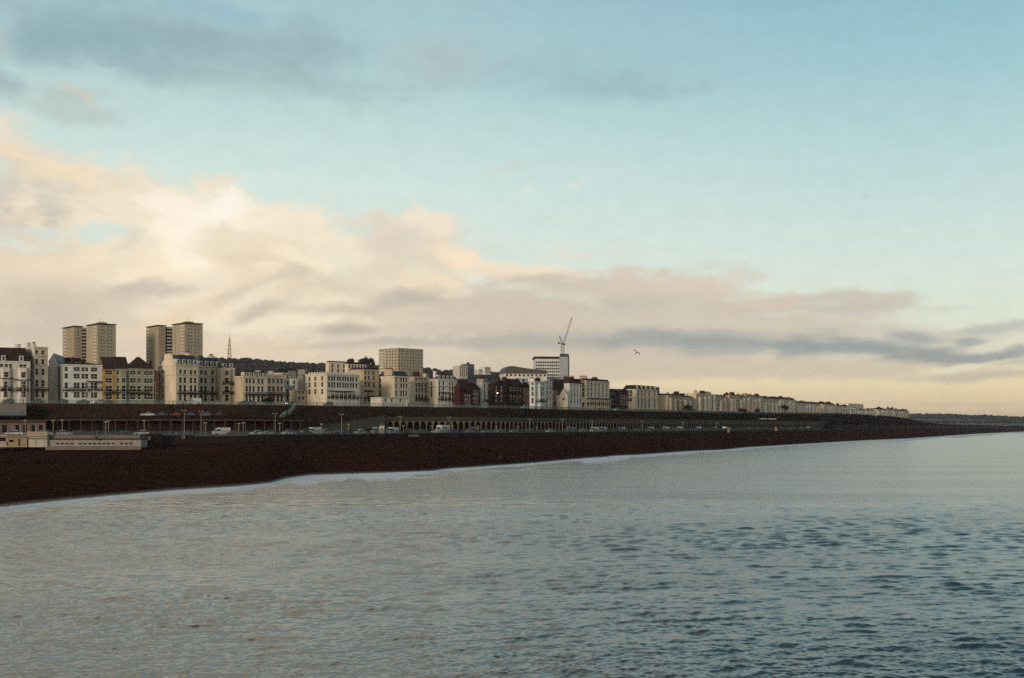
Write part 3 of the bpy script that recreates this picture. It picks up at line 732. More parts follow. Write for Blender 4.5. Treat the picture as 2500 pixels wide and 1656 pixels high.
for xx, yy, wd in ((60, 834, 2.6), (36, 835, 2.2)):
    dd = min(24.5, i2_['sd'](xx)); b = MB(); b.box(.3, 1.5, dd-wd/2-.6, dd+wd/2, i2_['h']-.1, i2_['h']+1.9); b.box(.2, 1.6, dd-wd/2-.7, dd+wd/2+.1, i2_['h']+1.6, i2_['h']+1.9); b.build('chimney', [MT['white']], b2_, o2_)
b_, o_, i_ = bd('gabled_house', 'white gabled house end rising behind the grey side wall', (117, 119, 142), 884, 12, set_=30, wall='white', roof='cross', roofy=862, roofm='slate', group=G1)
bd('seafront_hotel', 'long white house with glazed balcony rooms and pale grey side wall beside the yellow house', (114, 154, 250), 889, 27, set_=18, wall='whitecool', swall='lilacgrey', cols=[162, 184, 191, 203, 212, 226, 234], rows=[(901, 1.5), (918, 1.8), (941, 2.1), (964, 2.0)], scols=[139], cornices=[891], balcony=[(950, 152, 212)],
   verandah=[(929, 950, 210, 252, 'slate')], roof='hip', roofy=878, roofm='brownroof', group=G1, Dmax=22, chim=[(180, 872, 8, 'brownroof'), (206, 876, 8, 'darkbrick')])
bd('dormered_house', 'brown tiled roof and chimneys poking up behind the long white hotel', (146, 148, 206), 890, 30, set_=48, wall='brownroof', roof='hip', roofy=872, roofm='brownroof', group=G1)
bd('terraced_house', 'narrow bright yellow terraced house beneath the big dark roof', (249, 252, 283), 901, 26, wall='yellow', cols=[262, 270, 278], rows=[(910, 1.6), (929, 1.8), (949, 2.2), (968, 2.2)], roof='gable', roofy=869, roofm='brownroof', cornices=[903, 920], balcony=[(956, 252, 283)], group=G1, D=16)
bd('terraced_house', 'grey-green terraced house directly right of the yellow house', (282, 283, 315), 900, 26, wall='stonegrey', cols=[289, 300, 307], rows=[(910, 1.6), (929, 1.8), (949, 2.2), (968, 2.2)], roof='gable', roofy=868, roofm='brownroof', cornices=[902], balcony=[(956, 284, 315)], bays=[(301, 3, 905, None)], group=G1, D=16)
bd('terraced_house', 'grey rendered double house at the right end of the dark brown roof', (314, 315, 376), 900, 26, wall='stonegrey', cols=[321, 328, 340, 356, 362, 370], rows=[(910, 1.6), (929, 1.8), (949, 2.2), (968, 2.2)], roof='hip', roofy=868, roofm='brownroof', cornices=[901], balcony=[(957, 316, 366)], group=G1, D=16, chim=[(374, 880, 8, 'redbrick')])
bd('gatehouse', 'small shaded brown brick house tucked before the curved-gable mansion', (372, 374, 385), 905, 30, set_=22, wall='pinkbrown', cols=[379], rows=[(952, 1.6), (968, 2)], group=G1)
TH = 46
bd('seafront_mansion', 'large cream end house with curved gable on its side wall and blue slate roof', (386, 430, 484), 889, TH, set_=14, wall='cream', cols=[441, 452, 467, 477], rows=[(908, 1.6), (928, 2.0), (948, 2.4), (970, 2.5)], scols=[396], srows=[(906, 1.6), (928, 1.9), (948, 2.0), (966, 1.8)], cornices=[891, 914], balcony=[(957, 432, 484)],
   roof='mansard', roofy=866, roofm='slate', dormers=4, gable=[(386, 890.5), (394, 884), (400, 876), (402, 864), (404, 862), (417, 862), (419, 868), (424, 879), (429.5, 890.5)], chim=[(470, 859, 14, 'cream')], group=G1)
bd('seafront_mansion', 'cream terrace house with slate roof and white chimney right of the curved-gable one', (483, 485, 540), 893, TH, set_=31, wall='cream', cols=[492, 502, 519, 531], rows=[(909, 1.6), (929, 2.0), (950, 2.4), (971, 2.5)], cornices=[895, 916], balcony=[(958, 485, 540)], roof='mansard', roofy=872, roofm='slate', dormers=4, chim=[(526, 866, 14, 'cream'), (500, 869, 12, 'redbrick')], group=G1, D=14)
bd('bow_fronted_house', 'cream bow-fronted house with two iron balconies ending the tall slate-roofed terrace', (539, 541, 573), 898, 30, set_=28, wall='cream', cols=[551, 563], rows=[(911, 1.7), (929, 2.0), (951, 2.4), (971, 2.5)], cornices=[900, 918], balcony=[(935, 541, 573), (958, 541, 573)], bays=[(552, 4.2, 901, None)], roof='mansard', roofy=884, roofm='slate', dormers=2, group=G1, D=12)
bd('seafront_terrace', 'cream mansard-roofed terrace with tan side wall and long dark balcony', (573, 595, 652), 918, TH, set_=16, wall='cream', swall='tan', cols=[603, 611, 620, 632, 641, 648], rows=[(930, 1.8), (949, 2.0), (973, 2.4)], cornices=[920], balcony=[(960, 595, 652)], roof='mansard', roofy=906, roofm='darkroof', dormers=5, group=G1, chim=[(640, 903, 9, 'white')])
bd('seafront_terrace', 'plain cream terrace house with shrubs in front, right of the mansard-roofed terrace', (651, 653, 694), 915, TH, set_=40, wall='cream', cols=[658, 668, 679, 688], rows=[(930, 1.8), (949, 2.0), (973, 2.4)], cornices=[917, 922], balcony=[(961, 653, 694)], group=G1, D=10, chim=[(672, 905, 12, 'white')])
bd('townhouse', 'slim cream house rising behind the end of the plain cream terrace', (688, 690, 708), 910, TH, set_=62, wall='cream', cols=[694, 703], rows=[(919, 1.6), (934, 1.8)], cornices=[911], group=G1, D=10)
bd('townhouse', 'small low cream house at the right end of the cream terrace', (694, 697, 716), 942, TH, set_=54, wall='offwhite', cols=[702, 710], rows=[(955, 1.8), (973, 2.2)], cornices=[944], balcony=[(963, 696, 716)], group=G1, D=9)
bd('flat_roofed_block', 'small blue-grey flat-roofed block in the gap between the cream terraces', (708, 710, 727), 924, 40, set_=110, bot=975, wall='whitecool', cols=3, rows=[(934, 1.6), (945, 1.6)], group=G1)
bd('gabled_house', 'plain lilac-grey gabled wall left of the battlemented white house', (726, 740, 746), 918, 60, set_=50, wall='lilacgrey', roof='gable', roofy=914, roofm='slate', group=G1)
bd('lodge', 'low cream lodge beside the battlemented white house', (720, 724, 747), 952, 30, set_=30, wall='tan', cols=[731, 740], rows=[(958, 1.2), (972, 1.4)], group=G1, D=8)
# --- middle group
bd('battlemented_house', 'large white battlemented house with arched doorway and long glazed verandah', (746, 798, 877), 912, 50, set_=16, wall='white', swall='cream', cols=[804, 811, 817, 825, 831, 838, 844, 850, 857, 863, 871], ww=1.25, rows=[(924, 1.7), (940, 1.8)], scols=[755, 769, 786], srows=[(924, 1.7), (939, 1.8), (956, 2.0)], cornices=[914, 931], crenel=True, balcony=[(968, 800, 880)],
   verandah=[(953, 968, 799, 862, 'slate')], group=G1, Dmax=26)
bd('villa', 'cream stepped villa roofline behind the battlemented house, left half', (795, 803, 848), 884, 40, set_=140, bot=925, wall='cream', cols=[812, 826, 840], rows=[(893, 1.8), (904, 1.8)], roof='mansard', roofy=881, group=G1)
bd('villa', 'cream upper storeys with dark rooftop box behind the battlemented house', (842, 850, 894), 889, 40, set_=110, bot=930, wall='cream', cols=6, rows=[(895, 1.6)], roof='mansard', roofy=884, chim=[(868, 877, 20, 'darkroof')], group=G1)
bd('corner_house', 'tan corner house with dark canopied balcony beside the battlemented house', (848, 888, 924), 902, 46, set_=34, wall='tan', cols=[893, 901, 913], rows=[(911, 1.6), (923, 1.8), (939, 2.0), (975, 2)], cornices=[904, 930], verandah=[(953, 970, 888, 910, 'balcdark')], balcony=[(970, 888, 924)], roof='mansard', roofy=897, group=G1, Dmax=30)
bd('seafront_hotel', 'cream hotel with blank side wall, slate roof and projecting ground floor', (921, 963, 998), 918, 50, set_=26, wall='cream', cols=[968, 980, 986, 993], rows=[(928, 1.8), (942, 2.0), (960, 2.4)], scols=[928], cornices=[920], roof='mansard', roofy=906, roofm='slate', chim=[(966, 901, 22, 'tan')], group=G1)
bd('hotel_annexe', 'single-storey cream ground floor projecting before the slate-roofed hotel', (905, 932, 1000), 970, 46, set_=8, wall='offwhite', cols=[942, 957, 978], rows=[(977, 1.4)], cornices=[971], group=G1)
bd('townhouse', 'shaded narrow house between the slate-roofed hotel and the bow-windowed terrace', (997, 999, 1012), 916, 48, set_=50, wall='stonegrey', cols=[1004], rows=[(926, 1.6), (942, 2), (960, 2.4)], cornices=[918], group=G1)
bd('seafront_terrace', 'cream terrace of regular sash windows left of the dark-roofed white house', (1009, 1012, 1048), 920, 48, set_=44, wall='cream', cols=[1017, 1024, 1031, 1040], rows=[(925, 1.5), (940, 1.8), (953, 2.0), (969, 2.2)], cornices=[921, 933], balcony=[(974, 1012, 1048)], group=G1, chim=[(1030, 908, 16, 'redbrick')], D=10)
bd('seafront_hotel', 'white house with dark mansard, white roof rail and canopied first floor', (1048, 1069, 1110), 925, 50, set_=34, wall='white', swall='cream', cols=[1074, 1083, 1099, 1106], rows=[(936, 1.7), (949, 1.9), (962, 2.2)], scols=[1053], cornices=[927, 942], roof='mansard', roofy=913, dormers=4, verandah=[(957, 973, 1068, 1097, 'slate')], balcony=[(974, 1069, 1110)], chim=[(1050, 906, 6, 'white')], group=G1)
bd('brick_house', 'dark red brick house with big brown roof right of the canopied white house', (1111, 1122, 1150), 950, 52, set_=30, wall='redbrick', cols=[1136, 1141], rows=[(970, 1.8), (984, 1.6)], roof='hip', roofy=928, roofm='brownroof', cornices=[951], group=G1)
bd('brick_house', 'dark red brick house with white glazed bays beside the narrow white house', (1146, 1150, 1172), 951, 52, set_=44, wall='redbrick', cols=5, rows=[(957, 1.4), (967, 1.6), (979, 1.6)], ww=1.1, roof='hip', roofy=936, roofm='brownroof', group=G1, chim=[(1162, 935, 10, 'redbrick')])
bd('townhouse', 'narrow bright white house standing alone between dark red brick houses', (1167, 1177, 1202), 934, 50, set_=46, wall='whitecool', cols=[1183, 1194], rows=[(943, 1.8), (957, 2.0), (970, 2.0)], cornices=[935, 963], balcony=[(977, 1177, 1202)], group=G1)
bd('brick_house', 'tall dark brick house with small white gable, left of the lit street lamp', (1203, 1206, 1236), 938, 52, set_=40, wall='darkbrick', cols=[1211, 1224], rows=[(948, 1.6), (961, 1.8), (974, 1.8)], roof='cross', roofy=926, roofm='brownroof', chim=[(1228, 921, 10, 'darkbrick')], group=G1)
bd('brick_house', 'dark brick house with rows of white bay windows right of the lit street lamp', (1234, 1238, 1277), 944, 54, set_=44, wall='redbrick', cols=[1247, 1255, 1262, 1270], ww=1.7, rows=[(950, 1.2), (961, 1.8), (975, 2.2)], balcony=[(957, 1242, 1272), (982, 1240, 1275)], roof='hip', roofy=924, roofm='brownroof', chim=[(1244, 921, 10, 'redbrick')], group=G1)
bd('turreted_house', 'pinkish brown house under a dark turret roof beside the white bow-fronted house', (1276, 1279, 1297), 948, 56, set_=50, wall='pinkbrown', cols=[1287], rows=[(955, 1.5), (968, 1.6)], roof='hip', roofy=933, roofm='darkroof', group=G1)
bd('rooftop_block', 'low white block with dark roof openings behind the dark brick houses', (1254, 1257, 1300), 924, 50, set_=120, bot=950, wall='whitecool', cols=3, ww=2.4, rows=[(928, 1.6)], group=G1)
bd('bow_fronted_house', 'white bow-fronted terrace with iron balconies right of the turreted house', (1296, 1306, 1332), 931, 56, set_=28, wall='whitecool', cols=[1312, 1319, 1326], rows=[(937, 1.5), (950, 1.9), (962, 2.0), (978, 2.4)], scols=[1300], bays=[(1318, 4, 936, None)], cornices=[933], balcony=[(978, 1308, 1332)], chim=[(1312, 924, 12, 'white'), (1326, 922, 10, 'darkbrick')], group=G1)
bd('townhouse', 'white end house with tall windows right of the bow-fronted white terrace', (1328, 1331, 1348), 929, 56, set_=36, wall='white', cols=[1336, 1344], rows=[(936, 1.4), (948, 1.6), (959, 1.9), (974, 2.4), (989, 2)], cornices=[930, 941], group=G1)
bd('cottage', 'low tan rendered house between the white end house and the pale gabled house', (1347, 1350, 1368), 953, 54, set_=50, wall='pinkbrown', cols=[1354, 1361], rows=[(962, 1.6), (975, 1.8)], roof='gable', roofy=948, balcony=[(982, 1350, 1366)], group=G1)
bd('gabled_house', 'pale yellow gabled house with narrow peak below the dark brick block', (1362, 1366, 1386), 964, 24, set_=30, wall='cream', cols=[1376], rows=[(974, 1.4)], roof='cross', roofy=948, roofm='darkroof', group=G1)
bd('brick_block', 'plain dark brick block rising behind the pale gabled house', (1348, 1352, 1388), 926, 50, set_=120, bot=970, wall='darkbrick', group=G1)
bd('seafront_terrace', 'white terrace with a grid of small dark windows left of the large cream hotel', (1384, 1390, 1421), 936, 56, set_=30, wall='white', cols=[1395, 1403, 1411, 1418], rows=[(943, 1.6), (954, 1.7), (965, 1.8), (979, 2.2)], cornices=[937], roof='mansard', roofy=924, roofm='brownroof', chim=[(1394, 920, 8, 'redbrick'), (1408, 919, 9, 'redbrick')], group=G1)
bd('seafront_hotel', 'large cream hotel with rows of deep windows and long dark covered balcony', (1416, 1431, 1488), 929, 57, set_=30, wall='cream', cols=[1436, 1444, 1454, 1463, 1473, 1482], ww=1.6, rows=[(939, 2.0), (951, 2.0), (963, 2.4), (988, 2)], scols=[1423], cornices=[930], verandah=[(971, 985, 1432, 1488, 'iron')], roof='mansard', roofy=924, chim=[(1440, 919, 16, 'tan'), (1466, 920, 12, 'darkbrick')], group=G1)
bd('brick_house', 'dark striped house with pale window bands right of the large cream hotel', (1487, 1490, 1512), 953, 58, set_=44, wall='darkbrick', cols=4, ww=2.0, rows=[(962, 1.4), (973, 1.6), (984, 1.6)], balcony=[(967, 1488, 1512), (979, 1488, 1512)], roof='mansard', roofy=949, group=G1)
bd('brick_house', 'nearly black brick house left of the grand mansard-roofed hotel', (1511, 1514, 1533), 957, 50, set_=30, wall='darkbrick', cols=3, rows=[(970, 1.6), (984, 1.8)], roof='mansard', roofy=950, group=G1)
bd('grand_hotel', 'grand cream mansion block with dark mansard roof and tall first-floor windows', (1519, 1553, 1606), 950, 57, set_=36, wall='cream', cols=[1559, 1567, 1575, 1585, 1599], ww=1.9, rows=[(954, 2.0), (963, 2.2), (975, 1.4), (985, 4.6)], scols=[1532, 1540, 1549], srows=[(957, 2), (966, 2), (976, 2)], cornices=[951, 969], roof='mansard', roofy=940, dormers=5, group=G1, Dmax=40, chim=[(1603, 944, 8, 'tan')])
bd('scaffolded_house', 'narrow house wrapped in dark scaffolding right of the grand cream hotel', (1605, 1607, 1625), 961, 58, set_=55, wall='darkbrick', cols=3, rows=[(967, 1.6), (978, 1.6), (988, 1.6)], balcony=[(966, 1606, 1625), (974, 1606, 1625), (983, 1606, 1625), (991, 1606, 1625)], group=G1, chim=[(1616, 946, 8, 'darkbrick')])
G2 = 'far seafront terraces towards the headland'
FAR = [  # xA,xB,xC,top,roofy,ncols,wall,label
 (1623, 1631, 1663, 965, 961, 6, 'tan', 'beige terrace with flat dark roof right of the scaffolded house'),
 (1662, 1666, 1694, 970, 966, 5, 'palegrey', 'grey-white low terrace behind the round dark bush'),
 (1694, 1700, 1750, 961, None, 7, 'cream', 'tall cream terrace with spiky chimneys beside the round dark bush'),
 (1748, 1752, 1776, 968, 964, 4, 'palegrey', 'pale grey terrace with sloping roof right of the spiky-chimneyed one'),
 (1774, 1780, 1802, 966, None, 4, 'farhouse', 'pale terrace whose windows form four tight columns right of the sloping roof'),
 (1800, 1803, 1828, 968, 965, 5, 'palegrey', 'pale terrace with low lumpy roof left of the two dark rooftop boxes'),
 (1826, 1832, 1862, 968, 964, 6, 'farhouse', 'far terrace carrying two dark rooftop boxes'),
 (1860, 1864, 1905, 973, 970, 7, 'palegrey', 'far terrace above the darkest cliff shrubs, left of the small round tree'),
 (1903, 1908, 1943, 975, 971, 6, 'farhouse', 'far cream terrace just behind the small round tree'),
 (1943, 1947, 2004, 984, 979, 8, 'palegrey', 'long low grey-roofed terrace right of the small round tree'),
 (2003, 2007, 2040, 987, 984, 5, 'farhouse', 'small pale terrace stepping down towards the headland'),
 (2038, 2042, 2078, 991, 989, 5, 'palegrey', 'tiny pale terrace left of the white modern block'),
 (2076, 2080, 2140, 1001, 999, 8, 'farhouse', 'low pale terrace below the white modern block'),
 (2138, 2142, 2180, 1000, 997, 5, 'palegrey', 'last dark-roofed pale terrace beneath the twin turrets'),
 (2178, 2182, 2220, 1003, 1001, 4, 'palegrey', 'dusky building at the very end of the seafront row')]
for i, (a, b, c_, tp, ry_, nc, wl, lb) in enumerate(FAR):
    rows_ = [(tp+(1014-tp)*f if a > 1900 else tp+(1000-tp)*f, 2.0+.2*k) for k, f in enumerate((.16, .38, .60, .84))]
    fr_, fo_, fi_ = bd('seafront_terrace', lb, (a, b, c_), tp, 60, set_=30, wall=wl, cols=nc, ww=2.3, rows=rows_, roof='mansard' if ry_ else 'flat', roofy=ry_, cornices=[tp+1.2], group=G2, D=14,
       chim=[(b+(c_-b)*f, tp-6+random.uniform(-1, 2), 5, random.choice(['darkbrick', 'tan', 'redbrick'])) for f in ((.15, .5, .85) if not ry_ else (.3, .75))])
    Lx = fi_['L']; hx_ = fi_['h']; u = random.uniform(1, 3)
    while u < Lx-3:      # bowed bays, attics and party-wall stacks of uneven height
        w_ = random.uniform(2.6, 3.8); bb = MB(); bb.prism([(u, 0), (u+w_*.25, -1.1), (u+w_*.75, -1.1), (u+w_, 0)], 0, hx_*random.uniform(.72, .93)); bb.build('bay', [MT[random.choice(['white', 'offwhite', 'farhouse', wl])]], fr_, fo_)
        if random.random() < .45: bb = MB(); bb.box(u, u+random.uniform(3, 6), .8, 7, hx_-.1, hx_+random.uniform(.8, 2.0)); bb.build('attic', [MT[random.choice(['darkroof', 'lead', 'tan', 'brownroof'])]], fr_, fo_)
        if random.random() < .35: bb = MB(); bb.box(u+w_, u+w_+.7, 1, 4, hx_-.1, hx_+random.uniform(1.4, 2.8)); bb.build('chimney', [MT[random.choice(['darkbrick', 'tan', 'redbrick'])]], fr_, fo_)
        u += random.uniform(6.5, 9.5)
bd('modern_block', 'broad white modern block behind the far terraces', (2066, 2072, 2108), 985, 60, Y=1500, bot=1002, wall='white', cols=6, ww=3, rows=[(989, 2.2), (995, 2.2)], group=G2, D=20)
# twin-turreted building at the end of the row
tr, to_, ti = bd('turreted_building', 'dark far building with two little pointed turrets on the skyline', (2168, 2170, 2192), 1001, 58, Y=1500, bot=1016, wall='darkbrick', cols=4, rows=[(1006, 2)], group=G2, D=12)
for x in (2173.5, 2184):
    b = MB(); u = ti['fu'](x); b.lathe([(1.5, ti['h']-.5), (1.5, ti['zz'](997.5)), (1.8, ti['zz'](997.5)), (.05, ti['zz'](991.5))], (u, 3, 0), 8); b.build('turret', [MT['darkroof']], tr, to_)

# --- tower blocks
def tower(label, x0, top, xs_l, xs_r, Y):
    rl_ = [(top+6+6.95*k+3, 1.3) for k in range(15)]
    root, off, inf = bd('tower_block', label, xs_r, top+5, 38, Y=Y, bot=985, wall='concrete', cols=[], rows=[], scols=[], root=None, cat='tower block', part='tower_wing', D=None, Dmax=26, L=None, slab='darkroof')
    return root
def tower2(label, R_, Lf, core, topR, topL, Y):
    nf = 15; rws = lambda t: [(t+7+8.2*k, 1.3) for k in range(nf)]
    root = None
    xa, xb, xc = R_
    w = xc-xb
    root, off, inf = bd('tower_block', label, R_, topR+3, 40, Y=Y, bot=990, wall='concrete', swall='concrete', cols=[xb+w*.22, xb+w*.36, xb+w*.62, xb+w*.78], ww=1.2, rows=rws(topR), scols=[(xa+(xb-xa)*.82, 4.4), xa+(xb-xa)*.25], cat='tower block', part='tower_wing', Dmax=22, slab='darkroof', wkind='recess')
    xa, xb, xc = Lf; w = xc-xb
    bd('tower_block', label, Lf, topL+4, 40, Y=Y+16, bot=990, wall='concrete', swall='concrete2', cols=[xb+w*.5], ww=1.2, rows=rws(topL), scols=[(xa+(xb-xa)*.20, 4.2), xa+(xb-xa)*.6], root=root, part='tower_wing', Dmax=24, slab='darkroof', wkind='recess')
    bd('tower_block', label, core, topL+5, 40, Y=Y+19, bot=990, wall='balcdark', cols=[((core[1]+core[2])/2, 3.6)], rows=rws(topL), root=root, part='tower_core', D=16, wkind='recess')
    b = MB(); Lr, Dr, hr_ = inf['L'], inf['D'], inf['h']; b.box(Lr*.3, Lr*.7, Dr*.3, Dr*.6, hr_+1.1, hr_+2.6); b.build('plant_room', [MT['concrete2']], root)
    b = MB(); b.bar((Lr*.4, Dr*.4, hr_+2.6), (Lr*.4, Dr*.4, hr_+5.4), .09); b.bar((Lr*.62, Dr*.5, hr_+2.6), (Lr*.62, Dr*.5, hr_+4.6), .09); b.bar((Lr*.36, Dr*.4, hr_+4.8), (Lr*.44, Dr*.4, hr_+4.8), .05); b.build('aerial', [MT['iron']], root)
    return root
tower2('left tower block of the pair, behind the long white hotel', (211, 238, 283), (153, 181, 202), (199, 201, 214), 790, 795, 860)
tower2('right tower block of the pair, behind the curved-gable mansion', (420, 451, 495), (357, 387, 405), (403, 405, 422), 788, 793, 880)
bd('slab_block', 'broad beige ten-storey slab block seen on its corner above the cream hotel', (925, 972, 1033), 850, 43, Y=760, bot=975, wall='concrete', swall='concrete', cols=9, ww=1.3, rows=[(857+7.4*k, 1.2) for k in range(10)], scols=[(932, 3.6), 944, 951, 958, 965], cat='tower block', Dmax=34, L=None, cornices=[851], wkind='recess', roof='flat')
# hill flats
bd('hill_flats', 'pair of pale flats standing on the wooded hill right of the slab block', (1117, 1122, 1142), 893, 40, Y=1500, bot=925, wall='palegrey', cols=4, ww=2, rows=[(898+6*k, 1.6) for k in range(4)], cat='flats', D=14)
bd('hill_flats', 'darker flats with rooftop boxes beside the pale ones on the hill', (1138, 1142, 1158), 889, 40, Y=1520, bot=925, wall='lead', cols=4, ww=2, rows=[(895+6*k, 1.6) for k in range(4)], cat='flats', D=14, chim=[(1148, 885, 8, 'lead')])
bd('hill_flats', 'small white flats on the skyline left of the curved-roof hospital wing', (1180, 1184, 1198), 896, 40, Y=1600, bot=915, wall='whitecool', cols=4, ww=2, rows=[(899+5*k, 1.6) for k in range(3)], cat='flats', D=12)
bd('hill_flats', 'tiny stepped grey flats half hidden on the hill behind the dark brick houses', (1168, 1170, 1182), 902, 40, Y=1600, bot=915, wall='palegrey', cols=3, ww=2, rows=[(905, 1.6)], cat='flats', D=12)
# hospital
hs, ho, hi_ = bd('hospital_block', 'white banded hospital block under construction with maroon parapet beneath the crane', (1305, 1306, 1366), 876, 2.5, Y=780, bot=960, wall='whitecool', cols=[], rows=[], cat='hospital', D=18)
def band_block(root, off, inf, x0, x1, ys, wm='maroon'):
    b = MB(); u0, u1 = max(.3, inf['fu'](x0)), min(inf['L']-.3, inf['fu'](x1))
    n = 13
    for y in ys:
        z = inf['zz'](y)
        for i in range(n):
            a = u0+(u1-u0)*i/n; c = u0+(u1-u0)*(i+1)/n
            o = link('window', win_mesh(round((u1-u0)/n-.25, 2), 1.15, 'strip'), root, off @ Matrix.Translation(((a+c)/2, -.18, z-.55)))
band_block(hs, ho, hi_, 1307, 1366, (885, 892.5, 900.5, 908, 916, 923))
b = MB(); b.box(-.6, hi_['L']+.3, -.6, .2, hi_['h'], hi_['h']+1.4); b.box(-.6, .2, .2, 18, hi_['h'], hi_['h']+1.4); b.build('parapet', [MT['maroon']], hs, ho)
sr, so_, si = bd('hospital_block', None, (1366, 1366.5, 1389), 870, 3.5, Y=778, bot=960, wall='bluegrey', root=hs, part='stair_tower', D=14)
b = MB(); b.box(0, si['L'], -.3, 0, si['h']-.3, si['h']+1.6); b.box(si['L']-.6, si['L']+.2, -.4, 0, 0, si['h']); b.build('parapet', [MT['lead']], hs, so_)
# curved-roof wing
cw, cwo, cwi = bd('hospital_wing', 'long hospital wing with dark curved roof left of the banded block', (1230, 1233, 1335), 912, 12, Y=740, bot=945, wall='white', cols=10, ww=1.6, rows=[(916, 1.4)], cat='hospital', D=18)
b = MB(); Lw = cwi['L']; pts = []
for i in range(25):
    t = i/24; z = cwi['h']+4.6*(min(1, (t/.12)**.5 if t < .12 else 1))*(1-.42*max(0, t-.25)/.75)-1.3*math.sin(max(0, t-.2)*3)*.5
    pts.append((t*Lw*1.0-.5, z))
b.poly([(x, -.5, z) for x, z in pts]+[(Lw, -.5, cwi['h']), (-.5, -.5, cwi['h'])], 0)
for i in range(24): b.poly([(pts[i][0], -.8, pts[i][1]), (pts[i+1][0], -.8, pts[i+1][1]), (pts[i+1][0], 18, pts[i+1][1]), (pts[i][0], 18, pts[i][1])], 1)
b.build('roof', [MT['glassblue'], MT['slate']], cw, cwo)
for i in range(12):
    b = MB(); b.box(Lw*(i+.6)/12-.12, Lw*(i+.6)/12+.12, -.62, -.5, cwi['h'], cwi['h']+2.4); b.build('mullion', [MT['lead']], cw, cwo)

# ------------------------------------------------------------------ hills, woods, trees
mh = mat('hillside', (50, 46, 40), .95, .35, .02, col2=(66, 58, 48))
hill_y = interp([(-1500, 915), (-300, 905), (200, 892), (520, 880), (600, 880), (700, 890), (760, 892), (880, 893), (1030, 903), (1120, 911), (1230, 914), (1330, 932), (1430, 955), (1560, 975), (1700, 1000), (1900, 1020)])
hx = list(range(-1500, 1901, 20)); rows = []
for k in range(9):
    t = k/8; row = []
    for x in hx:
        Yr_ = 1850; y0 = Y_cliff(x)+300+.15*(x-500 if x > 500 else 0); Yk = y0+(Yr_-y0)*t
        zr = H+(HY-hill_y(x))/F*Yr_; zk = 22+(zr-22)*(t**1.15)
        row.append(at(x, Yk, z=zk))
    rows.append(row)
rows.append([at(x, 2600, z=10) for x in hx])
strip(rows, 'hill', mh, smooth=True)
def clump(v, f, c, r, n, sz, rg, flat=.75):
    """n small leaf cards scattered through a lumpy crown"""
    for _ in range(n):
        d = rg.normal(size=3); d /= np.linalg.norm(d)+1e-9; q = r*(.45+.55*rg.random())*(.8+.3*math.sin(d[0]*5+d[1]*4)+.15*rg.random())
        p = np.array(c)+d*q*np.array((1, 1, flat)); a = rg.normal(size=3); a /= np.linalg.norm(a)+1e-9
        b_ = np.cross(a, d+rg.normal(size=3)*.5); b_ /= np.linalg.norm(b_)+1e-9; s_ = sz*(.6+.8*rg.random()); k = len(v)
        v += [tuple(p-a*s_-b_*s_*.6), tuple(p+a*s_-b_*s_*.5), tuple(p+a*s_*.7+b_*s_*.7), tuple(p-a*s_*.6+b_*s_*.8)]; f.append((k, k+1, k+2, k+3))
def ball(v, f, c, r, rg, flat=.8):
    k = len(v); nu, nv = 7, 4
    for j in range(nv+1):
        ph = math.pi*j/nv
        for i in range(nu):
            t = 2*math.pi*i/nu; q = r*(.72+.34*rg.random()); v.append((c[0]+q*math.sin(ph)*math.cos(t), c[1]+q*math.sin(ph)*math.sin(t), c[2]+q*math.cos(ph)*flat))
    for j in range(nv):
        for i in range(nu): f.append((k+j*nu+i, k+j*nu+(i+1) % nu, k+(j+1)*nu+(i+1) % nu, k+(j+1)*nu+i))
def wood(name, spots, m, rg, label=None):
    v, f = [], []
    for (c, r) in spots:
        ball(v, f, c, r*.86, rg); clump(v, f, c, r, 26, r*.20, rg)
    me = bpy.data.meshes.new(name); me.from_pydata(v, [], f); me.materials.append(m); o = link(name, me); o['kind'] = 'stuff'
    return o
rg = np.random.default_rng(3); spots = []
for _ in range(2300):
    x = rg.uniform(480, 1330); t = rg.random()**.5
    Yr_ = 1850; y0 = Y_cliff(x)+300+.15*(x-500 if x > 500 else 0); Yk = y0+(Yr_-y0)*(.35+.66*t); tt = (Yk-y0)/(Yr_-y0)
    zr = H+(HY-hill_y(x))/F*Yr_; zk = 22+(zr-22)*(min(1, tt)**1.15); r = rg.uniform(3.0, 5.2)
    spots.append((tuple(at(x, Yk, z=zk+r*.35)), r))
wood('wood', spots, MT['leafhill'], rg)
# town roofs scattered on the slope: small terraces seen between trees
sg = 'small houses on the wooded hill'
for i, (x, y) in enumerate(((655, 912), (700, 905), (1075, 918), (1100, 925), (1230, 928), (1180, 925), (1040, 912), (745, 902))):
    Yk = 1300; o = at(x, Yk, y=y+7); b = MB(); Wd = 11; b.box(0, Wd, 0, 8, -14, 3)
    lab = ['beside the tan terrace roofs', 'left of the battlemented house', 'behind the dark red brick house', 'left of the hill flats', 'below the curved hospital roof', 'below the small white flats', 'right of the slab block', 'just above the battlemented roof'][i]
    rt = empty('hill_house', Matrix.Translation(o) @ Matrix.Rotation(R(25+i*9), 4, 'Z'), 'small hillside house among trees, '+lab, 'house', sg)
    b.build('wall', [MT[['palegrey', 'stonegrey', 'lilacgrey'][i % 3]]], rt)
    b = MB(); b.poly([(-.3, -.4, 3), (Wd+.3, -.4, 3), (Wd+.3, 4, 6), (-.3, 4, 6)]); b.poly([(Wd+.3, 8.4, 3), (-.3, 8.4, 3), (-.3, 4, 6), (Wd+.3, 4, 6)]); b.poly([(0, 8, 3), (0, 0, 3), (0, 4, 5.9)]); b.build('roof', [MT['darkroof']], rt)
    for k in range(4): link('window', win_mesh(1.4, 1.5), rt, Matrix.Translation((1.5+k*2.6, -.2, .6)))
